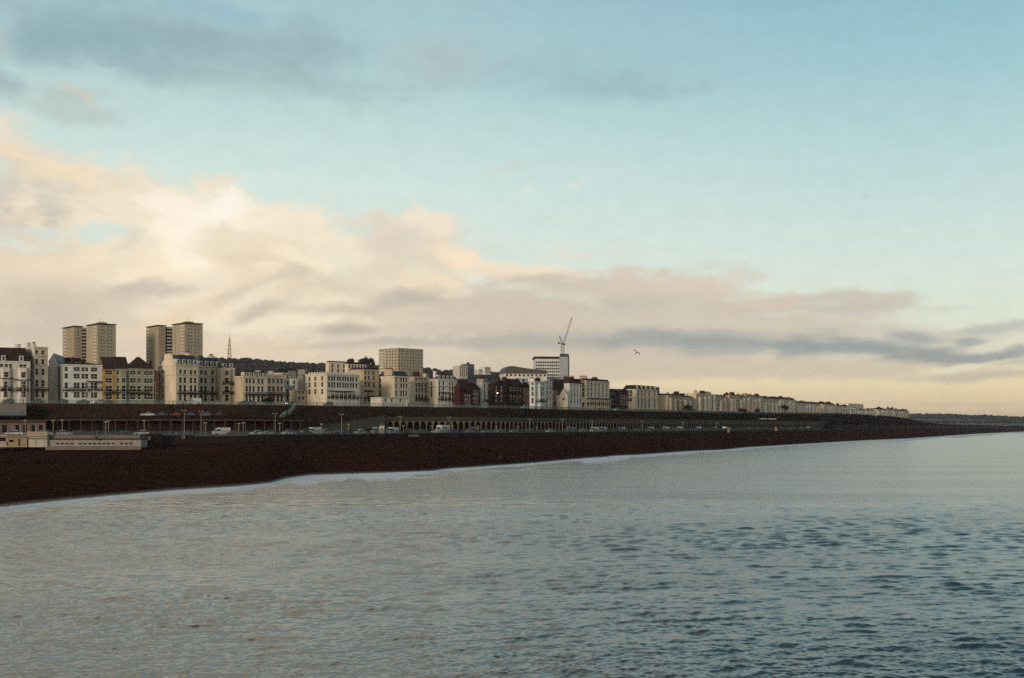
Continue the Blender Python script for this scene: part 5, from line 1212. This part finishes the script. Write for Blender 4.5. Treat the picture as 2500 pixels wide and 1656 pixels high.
for t in row2:
    k2 = ky2(t); seen[k2] = seen.get(k2, 0)+1; kname = {'hatch': 'hatchback', 'saloon': 'saloon car', 'van': 'van'}[t[1]]
    pre = '' if cnt[k2] == 1 else (('left ', 'right ')[seen[k2]-1] if cnt[k2] == 2 else ('left ', 'middle ', 'right ')[min(2, seen[k2]-1)])
    fY = lambda X: Y_front(X)+24
    if t[0] < 1500 or q.random() < .6: car(t[1], t[2], at(t[0], fY(t[0]), z=ZR-.12), heading(fY, t[0]), pre+cn[t[2]]+' '+kname+' in the back row '+k2[0], 'van' if t[1] == 'van' else 'car', GB, 0)
# vehicles on the cliff-top road
GU = 'vehicles on the cliff-top road'
for px_, kd, cl, lt, lb in ((20, 'hatch', BLK, 0, 'black hatchback on the cliff-top road before the pale bow-windowed house'), (92, 'saloon', BLK, 0, 'black saloon on the cliff-top road before the tall narrow cream house'), (152, 'hatch', BLK, 0, 'black hatchback left of two before the long white hotel'),
       (203, 'saloon', GRN, 0, 'dark green saloon on the cliff-top road before the long white hotel'), (244, 'hatch', SIL, 1, 'silver hatchback with glowing headlights before the yellow house'), (262, 'saloon', BLK, 0, 'black saloon on the cliff-top road before the yellow house'), (455, 'hatch', SIL, 0, 'silver hatchback on the cliff-top road before the curved-gable mansion'), (474, 'van', WHT, 0, 'white van on the cliff-top road before the slate-roofed mansion'),
       (530, 'saloon', SIL, 0, 'silver saloon on the cliff-top road before the bow-fronted cream house'), (595, 'saloon', BLU, 0, 'dark blue saloon on the cliff-top road before the mansard-roofed terrace'), (612, 'hatch', GRY, 0, 'grey hatchback on the cliff-top road before the mansard-roofed terrace'), (711, 'hatch', BLU, 1, 'dark blue hatchback with glowing headlights above the cliff stairs'), (802, 'hatch', BLK, 0, 'black hatchback on the cliff-top road before the battlemented house'),
       (1000, 'hatch', SIL, 1, 'silver hatchback with glowing headlights before the blank-walled cream hotel'), (1281, 'saloon', WHT, 0, 'white saloon on the cliff-top road before the turreted house'), (1505, 'hatch', GRY, 1, 'grey hatchback with glowing headlights before the dark striped house')):
    fY = lambda X: Y_cliff(X)+9
    if px_ < 780 or px_ in (802, 1000, 1281, 1505): car(kd, cl, at(px_, fY(px_), z=z_top(px_)+.1), heading(fY, px_), lb, 'van' if kd == 'van' else 'car', GU, 2, bool(lt))
GM = 'vehicles on the ledge halfway up the cliff'
for px_, kd, cl, lb in ((360, 'saloon', WHT, 'white car on the ledge below the curved-gable mansion, leftmost of the ledge row'), (393, 'saloon', BLU, 'dark blue car on the ledge halfway up the cliff, second from left'), (428, 'hatch', RED, 'red hatchback on the ledge halfway up the cliff'), (462, 'hatch', BLU, 'dark blue hatchback on the ledge right of the red one'), (500, 'hatch', GRY, 'grey hatchback on the ledge halfway up the cliff'), (533, 'saloon', BLK, 'black car at the right end of the ledge row')):
    fY = lambda X: LC(X)+4.2
    car(kd, cl, at(px_, fY(px_), z=14.31), heading(fY, px_), lb, 'car', GM, 1)

# ------------------------------------------------------------------ lamps
GL = 'tall double-headed lamp posts on the lower road'; GS = 'short lamp posts on the promenade'
def lamp_tall(x, ytop, label, Yk=None, lit=False, grp=GL, zb=ZR, arm=.55, m='polewhite'):
    Yk = Yk or Y_front(x)+2.2; p = at(x, Yk, z=zb); h = H+(HY-ytop)/F*Yk-zb; rt = empty('street_lamp', Matrix.Translation(p), label, 'street lamp', grp)
    b = MB(); b.lathe([(.16, 0), (.13, .8), (.08, 1.0), (.055, h)], k=8); b.build('pole', [MT[m]], rt)
    b = MB()
    for s_ in (-1, 1): b.bar((0, 0, h-.1), (s_*arm, 0, h+.12), .05)
    b.build('arm', [MT[m]], rt)
    for s_ in (-1, 1):
        c = MB(); c.lathe([(0, .12), (.14, .06), (.22, -.08), (.14, -.2), (0, -.24)], (s_*arm, 0, h+.08), 8); c.build('lantern', [lampm if lit else MT[m]], rt)
for x, yt, lb in ((450, 1003, 'tall lamp post below the curved gable of the cream mansion'), (491, 1005, 'tall lamp post left of the white van on the lower road'), (672, 1010, 'tall lamp post just left of the foot of the cliff stairs'), (834, 1012, 'tall lamp post on the lower road before the foot of the ramp'),
                  (977, 1018, 'tall lamp post right of the white van beside the ramp top'), (1097, 1019, 'tall lamp post beside the camper van'), (1293, 1024, 'tall lamp post below the turreted house'), (1373, 1024, 'tall lamp post below the pale gabled house'), (1445, 1028, 'tall lamp post below the large cream hotel'),
                  (1568, 1029, 'tall lamp post below the grand mansard hotel'), (1667, 1031, 'tall lamp post below the large round cliff bush'), (1750, 1032, 'tall lamp post below the pale sloping-roofed terrace')):
    lamp_tall(x, yt, lb)
for x, yt, lb in ((62, 1027, 'slim lamp post between the two shopfront kiosks at the far left'), (130, 1028, 'slim lamp post at the left end of the long white station'), (152, 1027, 'short lamp post above the left half of the long white station'), (258, 1031, 'thin lamp post just left of the white-headed one above the station'), (265, 1029, 'short white-headed lamp post above the right half of the station'), (352, 1028, 'short lamp post at the right end of the long white station'), (502, 1033, 'short lamp post left of the parked white van'), (583, 1035, 'thin lamp post right of the red car'), (594, 1033, 'short lamp post right of the red car'), (683, 1034, 'short lamp post below the cliff stairs'),
                  (785, 1036, 'short lamp post below the arched doorway of the battlemented house'), (851, 1037, 'short lamp post at the foot of the ramp'), (985, 1040, 'short lamp post left of two in the gap left of the camper van'), (1055, 1040, 'short lamp post right of two in the gap left of the camper van'), (1105, 1040, 'short lamp post right of the camper van'), (1167, 1041, 'short lamp post below the narrow white house'), (1212, 1042, 'short lamp post below the lit cliff-top lamp'),
                  (1265, 1043, 'short lamp post below the brick house with white bays'), (1310, 1043, 'short lamp post below the white bow-fronted house'), (1386, 1043, 'short lamp post below the white grid-windowed terrace'), (1525, 1044, 'short lamp post below the nearly black house'), (1635, 1045, 'short lamp post left of the large round cliff bush'), (1784, 1045, 'short lamp post below the four-column far terrace')):
    Yk = Y_front(x)+1.2 if x > 118 else Y_front(x)-1.5; zb = ZR
    p = at(x, Yk, z=zb); h = H+(HY-yt)/F*Yk-zb; rt = empty('street_lamp', Matrix.Translation(p), lb, 'street lamp', GS)
    b = MB(); b.lathe([(.13, 0), (.11, .6), (.085, .8), (.07, h)], k=8); b.build('pole', [MT['polewhite']], rt)
    b = MB(); b.box(-.45, .45, -.16, .16, h, h+.14); b.lathe([(.3, h-.12), (.36, h), (.1, h+.2)], k=8); b.build('lamp_head', [MT['polewhite']], rt)
GC = 'lamp posts on the cliff top'
for x, yt, lt, lb in ((65, 930, 0, 'pale lamp post before the pale bow-windowed house at the far left'), (380, 935, 0, 'tall pale lamp post left of the curved-gable mansion'), (1214.5, 960, 1, 'lit lamp post before the dark red brick houses'), (1147, 965, 0, 'pale lamp post before the brick house with the big brown roof'), (878, 955, 0, 'lamp post before the tan corner house')):
    Yk = Y_cliff(x)+5; p = at(x, Yk, z=z_top(x)); h = H+(HY-yt)/F*Yk-z_top(x); rt = empty('street_lamp', Matrix.Translation(p), lb, 'street lamp', GC)
    b = MB(); b.lathe([(.16, 0), (.13, .8), (.10, 1.0), (.085, h)], k=8); b.build('pole', [MT['teal' if x == 380 else 'polewhite'] if not lt else MT['iron']], rt)
    b = MB(); b.lathe([(0, .3), (.16, .2), (.3 if lt else .2, 0), (.14, -.25), (0, -.3)], (0, 0, h), 8); b.build('lantern', [lampm if lt else MT['polewhite']], rt)

# ------------------------------------------------------------------ beach-front buildings and small things
def box_thing(name, label, cat, x0, x1, y0, y1, Yk, dep, mname, group=None):
    a = at(x0, Yk, y=y1); w = (x1-x0)/F*Yk; h = (y1-y0)/F*Yk; rt = empty(name, Matrix.Translation(a) @ Matrix.Rotation(R(4), 4, 'Z'), label, cat, group)
    return rt, w, h
mk('kioskcream', (142, 128, 102), .8, .12, .6); mk('kioskwhite', (172, 166, 152), .8, .10, .6); mk('stationwhite', (134, 134, 130), .8, .16, 1.2); mk('fascia', (112, 102, 88), .8, .15, .8)
mk('signred', (150, 40, 36), .6, .1, 2); mk('signgreen', (70, 92, 60), .6, .1, 2); mk('signback', (170, 160, 140), .7, .05, 2)
GK = 'kiosks on the edge of the beach'
YK = 292
def kiosk(label, x0, x1, y0, m, opens, y1=1092, sign=None, canopy=False):
    rt, w, h = box_thing('kiosk', label, 'kiosk', x0, x1, y0, y1, YK, 5, m, GK)
    b = MB(); wins = [(w*a, w*c, h*d, h*e) for a, c, d, e in opens]; facade(b, (0, 0, 0), (1, 0), (0, 1), w, h, wins, .5)
    b.poly([(0, 5, 0), (0, 0, 0), (0, 0, h), (0, 5, h)]); b.poly([(w, 0, 0), (w, 5, 0), (w, 5, h), (w, 0, h)]); b.poly([(w, 5, 0), (0, 5, 0), (0, 5, h), (w, 5, h)]); b.poly([(0, 0, h), (w, 0, h), (w, 5, h), (0, 5, h)]); b.build('wall', [MT[m]], rt)
    for (a, c, d, e) in wins: bb = MB(); bb.poly([(a, .48, d), (c, .48, d), (c, .48, e), (a, .48, e)]); bb.build('shutter', [MT['shade'] if (c-a) > .9 else MT['darkroof']], rt)
    b = MB(); b.box(-.15, w+.15, -.3, 5.1, h+.004, h+.22); b.build('roof', [MT['fascia']], rt)
    b = MB(); b.box(.02, w-.02, -.06, -.003, h-.7, h-.3); b.build('fascia', [MT['fascia']], rt)
    return rt, w, h
kiosk('dark-fronted kiosk cut by the left edge of the photo', -40, 16, 1062, 'kioskwhite', [(.1, .95, .45, .85)])
kiosk('cream kiosk with two shutters, second from the left', 16.5, 50, 1063, 'kioskcream', [(.15, .5, .42, .62), (.82, .95, .1, .7)])
kiosk('cream kiosk with a narrow dark doorway, just left of the bright white one', 51, 69, 1063, 'kioskcream', [(.82, .97, 0, .75)])
rt, w, h = kiosk('bright white double kiosk beneath the red and green signboards', 70, 114, 1066, 'kioskwhite', [(.385, .41, 0, .8), (.83, .855, 0, .8)])
# signboards on the roofs
for (x0, x1, m, lb) in ((66, 90, 'signred', 'signboard with worn red lettering on the kiosk roof'), (91, 113, 'signgreen', 'signboard with worn green lettering on the kiosk roof')):
    a = at(x0, YK-.2, y=1063.5); w = (x1-x0)/F*YK; rt = empty('signboard', Matrix.Translation(a) @ Matrix.Rotation(R(4), 4, 'Z'), lb, 'sign', 'signboards on the kiosks')
    b = MB(); b.box(0, w, 0, .12, -.05, .95); b.build('board', [MT['signback']], rt)
    b = MB(); u = .12; qq = np.random.default_rng(x0)
    while u < w-.3:
        g = qq.uniform(.16, .28); b.box(u, u+.07, -.025, -.003, .18, .78)
        for z in ((.18, .7), (.7,), (.18, .45, .7), (.45,))[int(qq.integers(0, 4))]: b.box(u+.072, u+g, -.025, -.003, z, z+.08)
        u += g+.1
    b.build('lettering', [MT[m]], rt)
a = at(-2, YK-.4, y=1085.5); rt = empty('signboard', Matrix.Translation(a), 'small white sign with red letters low on the leftmost kiosk', 'sign', 'signboards on the kiosks')
b = MB(); b.box(0, 1.7, 0, .08, -.1, .75); b.build('board', [MT['signback']], rt)
b = MB()
for u in (.2, .55, .9, 1.25): b.box(u, u+.08, -.02, -.003, .1, .5); b.box(u+.082, u+.24, -.02, -.003, .42, .5); b.box(u+.082, u+.24, -.02, -.003, .22, .3)
b.build('lettering', [MT['signred']], rt)
# long low white station
a = at(115, 293, y=1093); w = (341-115)/F*293; rt = empty('beach_station', Matrix.Translation(a) @ Matrix.Rotation(R(3), 4, 'Z'), 'long low white station building with slotted front behind the shingle', 'station')
hh = (1093-1063)/F*293
b = MB(); hs_ = hh*.62; wins = []
u = 2.2
while u < w-2: wins.append((u, u+.8, hs_*.42, hs_*.60)); u += 1.15 if int(u) % 5 else 2.0
facade(b, (0, 0, 0), (1, 0), (0, 1), w, hs_, wins, .25); b.poly([(0, 6, 0), (0, 0, 0), (0, 0, hs_), (0, 6, hs_)]); b.poly([(w, 0, 0), (w, 6, 0), (w, 6, hs_), (w, 0, hs_)]); b.poly([(0, 0, hs_), (w, 0, hs_), (w, 6, hs_), (0, 6, hs_)]); b.build('wall', [MT['stationwhite']], rt)
b = MB()
for a_, c_, d_, e_ in wins: b.poly([(a_, .24, d_), (c_, .24, d_), (c_, .24, e_), (a_, .24, e_)])
b.build('slots', [MT['shade']], rt)
b = MB(); b.box(-.1, w+.1, .5, 6.2, hs_+.05, hs_+.35); b.build('gutter', [MT['darkroof']], rt)
b = MB(); b.box(0, w-.6, .8, 6, hs_+.351, hh); b.build('upper_wall', [MT['fascia']], rt)
b = MB(); b.box(-.3, w+.1, -.5, -.004, -.6, hs_*.2); b.build('plinth', [MT['wallgrey']], rt)
# dark Y-shaped sculpture on the station roof
p = at(236, 292.8, y=1073.5); rt = empty('sculpture', Matrix.Translation(p), 'dark forked Y-shaped sculpture standing on the white station', 'sculpture')
b = MB(); b.bar((0, 0, 0), (0, 0, .45), .22, k=6, r2=.16); b.bar((0, 0, .4), (-.62, 0, 1.1), .16, k=6, r2=.07); b.bar((0, 0, .4), (.62, 0, 1.1), .16, k=6, r2=.07); b.box(-.35, .35, -.2, .2, -.12, 0); b.build('fork', [MT['iron']], rt)
# dark hoarding beside the station
rt = empty('hoarding', Matrix.Identity(4), 'dark timber hoarding between the white station and the open seawall', 'fence')
b = MB(); ps = line_pts(lambda x: Y_front(x)-1.8, 343, 402, step=6); ribbon(b, ps, 0, .2, 4.6, 8.9); b.build('boards', [MT['shade']], rt)
rt = empty('low_fence', Matrix.Identity(4), 'low fence with pale top rail on the seawall under the white van', 'fence')
b = MB(); ps = line_pts(lambda x: Y_front(x)-.2, 478, 604, step=6); ribbon(b, ps, -.05, .05, ZR-.25, ZR-.08); b.build('top_rail', [MT['fascia']], rt)
b = MB()
for p in resample(ps, 2.0): b.box(p.x-.05, p.x+.05, p.y-.05, p.y+.05, ZR-1.4, ZR-.25)
b.build('posts', [MT['shade']], rt)
for x, y, lb in ((364, 1070, 'left red and white lifebuoy on the dark hoarding'), (448, 1068, 'right red and white lifebuoy on the dark seawall')):
    Yk = Y_front(x)-(2.1 if x < 400 else .2); rt = empty('lifebuoy', Matrix.Translation(at(x, Yk, y=y)), lb, 'lifebuoy', 'lifebuoys on the seawall')
    for k_ in range(8):
        b = MB(); t0, t1 = k_*math.pi/4, (k_+1)*math.pi/4
        for i in range(3): u0, u1 = t0+(t1-t0)*i/3, t0+(t1-t0)*(i+1)/3; b.bar((.36*math.cos(u0), 0, .36*math.sin(u0)), (.36*math.cos(u1), 0, .36*math.sin(u1)), .11, k=6)
        b.build('ring_segment', [MT['signred'] if k_ % 2 else MT['kioskwhite']], rt)
    b = MB(); b.box(-.42, .42, .12, .2, -.7, .5); b.build('board', [MT['shade']], rt)
# small structures by the road further along
for x0, x1, y0, y1, m, lb in ((926, 938, 1032, 1059, 'kioskwhite', 'slim white turret-like shelter left of the white van beside the ramp top'), (1775, 1782, 1049, 1055, 'pinkbrown', 'tiny pinkish hut on the top of the beach far right'), (1890, 1898, 1047, 1051, 'pinkbrown', 'tiny pinkish hut on the top of the beach near the arcade end')):
    Yk = Y_front(x0)+(3 if x0 < 1000 else -2); a = at(x0, Yk, y=y1); w = (x1-x0)/F*Yk; h = (y1-y0)/F*Yk; rt = empty('beach_hut' if x0 > 1000 else 'shelter', Matrix.Translation(a), lb, 'hut' if x0 > 1000 else 'shelter')
    b = MB(); b.box(0, w, 0, w, -.3, h*.72); b.build('wall', [MT[m]], rt)
    b = MB(); b.poly([(-.2, -.2, h*.72), (w+.2, -.2, h*.72), (w/2, w/2, h)]); b.poly([(w+.2, -.2, h*.72), (w+.2, w+.2, h*.72), (w/2, w/2, h)]); b.poly([(w+.2, w+.2, h*.72), (-.2, w+.2, h*.72), (w/2, w/2, h)]); b.poly([(-.2, w+.2, h*.72), (-.2, -.2, h*.72), (w/2, w/2, h)]); b.build('roof', [MT['lead'] if x0 < 1000 else MT['fascia']], rt)
    link('window', win_mesh(min(.9, w*.6), .9), rt, Matrix.Translation((w/2, -.18, .9)))
# white-topped pavilions at the end of the arcade
for x0, x1, lb in ((1856, 1870, 'left pale flat canopy on the arcade deck near its far end'), (1873, 1896, 'right pale flat canopy on the arcade deck near its far end')):
    Yk = LC(x0)-1; a = at(x0, Yk, z=ZA+.6); w = (x1-x0)/F*Yk; rt = empty('canopy', Matrix.Translation(a) @ Matrix.Rotation(R(20), 4, 'Z'), lb, 'canopy', 'pale canopies on the arcade deck')
    b = MB(); b.box(0, w, -1, 2, 1.9, 2.3); b.build('canopy_top', [MT['whitecool']], rt)
    for u in (.2, w/2, w-.2): bb = MB(); bb.bar((u, -.8, 0), (u, -.8, 1.9), .07); bb.build('post', [MT['iron']], rt)
# long pale upturned boat-like object lying on the shingle
p = at(1009, Y_front(1009)-3, y=1066); rt = empty('beached_boat', Matrix.Translation(p) @ Matrix.Rotation(R(35), 4, 'Z'), 'pale upturned dinghy lying on the shingle left of the camper van', 'boat')
b = loft([(-1.9, [(-.05, 0), (.05, 0), (.04, .15), (-.04, .15)]), (-1.2, [(-.55, 0), (.55, 0), (.3, .42), (-.3, .42)]), (0, [(-.75, 0), (.75, 0), (.42, .55), (-.42, .55)]), (1.3, [(-.7, 0), (.7, 0), (.42, .5), (-.42, .5)]), (1.8, [(-.6, 0), (.6, 0), (.4, .4), (-.4, .4)])]); b.build('hull', [MT['fascia']], rt)
b = MB(); b.box(-1.6, 1.75, -.04, .04, .45, .62); b.build('keel', [MT['lead']], rt)

# ------------------------------------------------------------------ people on the beach
PM = {}
def figure_mesh(pose, cols):
    """one continuous skinned body, coloured by region"""
    me = bpy.data.meshes.new('fig'); s_ = {'walk': .22, 'stand': .08, 'crouch': .15}[pose]; lift = -.0
    hip = .93 if pose != 'crouch' else .5
    V = [(0, 0, hip), (0, .01, hip+.22), (0, 0, hip+.45), (0, -.01, hip+.55), (0, -.02, hip+.66), (0, -.03, hip+.78)]
    E = [(0, 1), (1, 2), (2, 3), (3, 4), (4, 5)]; Rr = [.15, .135, .16, .065, .095, .085]
    def add(i, pts):
        for p, r in pts: V.append(p); Rr.append(r); E.append((i, len(V)-1)); i = len(V)-1
        return i
    if pose == 'crouch':
        for sd_ in (-1, 1): add(0, [((sd_*.11, -.32, .52), .085), ((sd_*.12, -.18, .1), .055), ((sd_*.12, -.32, .03), .045)])
    else:
        for sd_ in (-1, 1): add(0, [((sd_*.1, -.02*sd_*s_*5, hip-.1), .105), ((sd_*.1, -sd_*s_*.9+.0, .5), .075), ((sd_*.1, -sd_*s_*1.4+.06, .09), .05), ((sd_*.1, -sd_*s_*1.4-.12, .03), .045)])
    for sd_ in (-1, 1): 
        i = add(2, [((sd_*.19, 0, hip+.43), .07), ((sd_*.26, sd_*s_*.5, hip+.16), .052), ((sd_*.27, sd_*s_*.9-.08, hip-.08), .042), ((sd_*.27, sd_*s_*.9-.11, hip-.16), .03)])
        for f_ in range(4): add(i, [((sd_*.27+(f_-1.5)*.018, sd_*s_*.9-.12, hip-.22-(.02 if f_ in (1, 2) else 0)), .009)])
        add(i, [((sd_*.235, sd_*s_*.9-.15, hip-.18), .010)])
    me.from_pydata(V, E, []); o = bpy.data.objects.new('fig', me); COL.objects.link(o)
    md = o.modifiers.new('s', 'SKIN'); sk = me.skin_vertices[0].data if me.skin_vertices else None
    if sk is None:
        bpy.context.view_layer.objects.active = o; me.skin_vertices
    return o, Rr
def make_person(pose, jacket, trousers, hair):
    o, Rr = figure_mesh(pose, None)
    bm = bmesh.new(); bm.from_mesh(o.data); ly = bm.verts.layers.skin.verify(); bm.verts.ensure_lookup_table()
    for i, v_ in enumerate(bm.verts): v_[ly].radius = (Rr[i], Rr[i]); v_[ly].use_root = (i == 0)
    bm.to_mesh(o.data); bm.free()
    sb = o.modifiers.new('u', 'SUBSURF'); sb.levels = 1; sb.render_levels = 1
    dg = bpy.context.evaluated_depsgraph_get(); ev = o.evaluated_get(dg); me = bpy.data.meshes.new_from_object(ev); bpy.data.objects.remove(o)
    def cloth(c):
        k = 'cloth_%d_%d_%d' % tuple(c)
        return MT.get(k) or mk(k, tuple(int(v_*.75) for v_ in c), 1, 0, spec=0)
    mats = [cloth(trousers), cloth(jacket), MT.get('skin') or mk('skin', (120, 84, 66), .7, 0), cloth(hair), cloth((26, 22, 20))]
    me.materials.clear()
    for m_ in mats: me.materials.append(m_)
    top = max(v_.co.z for v_ in me.vertices); hp = .93 if pose != 'crouch' else .5
    for p_ in me.polygons:
        c = p_.center; z = c.z
        if z < .10: k_ = 4
        elif z > hp+.62: k_ = 3 if (z > top-.09 or c.y > .0) else 2
        elif z > hp+.52: k_ = 2
        elif abs(c.x) > .2 and z < hp-.1: k_ = 2
        elif z > hp-.02 or abs(c.x) > .2: k_ = 1
        else: k_ = 0
        p_.material_index = k_; p_.use_smooth = True
    me.name = 'person'; return me
GPp = 'people walking at the water edge'
PE = [(1220.5, 1127, 'walk', (150, 100, 40), BLK, 20, 'person in an ochre jacket and dark trousers, leftmost of the shoreline group'), (1234.5, 1127, 'stand', BLK, BLK, 60, 'person all in black, second from left in the shoreline group'), (1241.5, 1129.5, 'walk', (34, 30, 34), BLK, -40, 'person in dark coat leaning forward beside the one all in black'),
      (1254.5, 1128.5, 'walk', (40, 44, 50), (40, 36, 40), 150, 'striding person with fair hair, rightmost of the left shoreline group'), (1297, 1121, 'crouch', (52, 40, 40), BLK, 0, 'person crouching at the water edge, left of the right-hand pair'), (1308.5, 1128, 'stand', BLK, (34, 26, 40), 200, 'tall person in black standing at the water edge beside the croucher'),
      (726.5, 1139, 'stand', (40, 28, 26), BLK, 90, 'lone person standing mid-beach far left of the shoreline groups'), (1748.5, 1089, 'stand', BLK, BLK, 30, 'lone dark person on the beach below the spiky-chimneyed terrace'), (1580, 1092, 'walk', (36, 34, 38), BLK, 40, 'small dark person walking mid-beach below the grand hotel')]
def beach_z(x, y):
    """where the line of sight through a foot pixel meets the shingle"""
    y0, y1 = Y_shore(x), Y_front(x); best = None
    for k_ in range(401):
        t = k_/400; Yk = y0+(y1-y0)*t; z = zbeach(t, z_back(x)); zl = H+(HY-y)/F*Yk
        d = abs(z-zl)
        if best is None or d < best[0]: best = (d, Yk, z)
    return best[1], best[2]
for i, (x, y, po, jk, tr_, ang, lb) in enumerate(PE):
    Yk, z = beach_z(x, y); me = make_person(po, jk, tr_, (60, 44, 30) if i != 3 else (170, 150, 120))
    o = link('person', me); o.matrix_world = Matrix.Translation(at(x, Yk, z=z-.02)) @ Matrix.Rotation(R(ang), 4, 'Z'); tag(o, lb, 'person', GPp)
# ------------------------------------------------------------------ gulls
def gull(c, span, roll, yaw, label, col=(34, 34, 34), pitch=0):
    v, f = [], []; nb_ = 8
    prof = [(-.5, .015), (-.38, .05), (-.2, .09), (0, .105), (.2, .09), (.34, .05), (.42, .055), (.5, .03), (.56, .008)]
    for x, r in prof:
        for i in range(nb_): t = 2*math.pi*i/nb_; v.append((x, r*math.cos(t), r*math.sin(t)*.9))
    for j in range(len(prof)-1):
        for i in range(nb_): f.append((j*nb_+i, j*nb_+(i+1) % nb_, (j+1)*nb_+(i+1) % nb_, (j+1)*nb_+i))
    f.append(tuple(range(nb_))[::-1]); f.append(tuple((len(prof)-1)*nb_+i for i in range(nb_)))
    for s_ in (-1, 1):
        st = [(.04, .17, -.14, .03), (.35, .20, -.06, .20), (.62, .16, -.08, .25), (.9, .02, -.16, .16), (1.12, -.16, -.24, -.02)]; k = len(v)
        for yy, xf, xb, z in st: v += [(xf, s_*yy, z+.012), (xb, s_*yy, z+.004), (xb, s_*yy, z-.004), (xf, s_*yy, z-.012)]
        for j in range(4):
            for i in range(4): a = k+j*4+i; c_ = k+j*4+(i+1) % 4; f.append((a, c_, c_+4, a+4))
    k = len(v); v += [(-.45, .03, .01), (-.45, -.03, .01), (-.72, -.11, 0), (-.74, .11, 0)]; f.append((k, k+1, k+2, k+3))
    me = bpy.data.meshes.new('seagull'); me.from_pydata(v, [], f); me.materials.append(paint(col)); o = link('seagull', me)
    sc_ = span/2.24; o.matrix_world = Matrix.Translation(c) @ Matrix.Rotation(R(yaw), 4, 'Z') @ Matrix.Rotation(R(roll), 4, 'X') @ Matrix.Rotation(R(pitch), 4, 'Y') @ Matrix.Scale(sc_, 4)
    tag(o, label, 'seagull', 'gulls in the air'); return o
gull(at(1554, 165, y=861), 1.3, 36, 82, 'gull banking in flight right of the crane before the slate cloud', pitch=-42)
gull(at(116, 420, y=785), 1.1, 4, 80, 'tiny distant gull gliding left of the left tower block')
# ------------------------------------------------------------------ air
hz = MB(); hz.box(-9000, 18500, -4100, 14500, -6, 152); hm = bpy.data.materials.new('haze'); hm.use_nodes = True; nt = hm.node_tree; nt.nodes.clear()
vo = nt.nodes.new('ShaderNodeVolumePrincipled'); vo.inputs['Color'].default_value = (.80, .86, .95, 1); vo.inputs['Density'].default_value = .000038; oo = nt.nodes.new('ShaderNodeOutputMaterial'); nt.links.new(vo.outputs[0], oo.inputs['Volume'])
o = hz.build('haze', [hm]); o['kind'] = 'stuff'
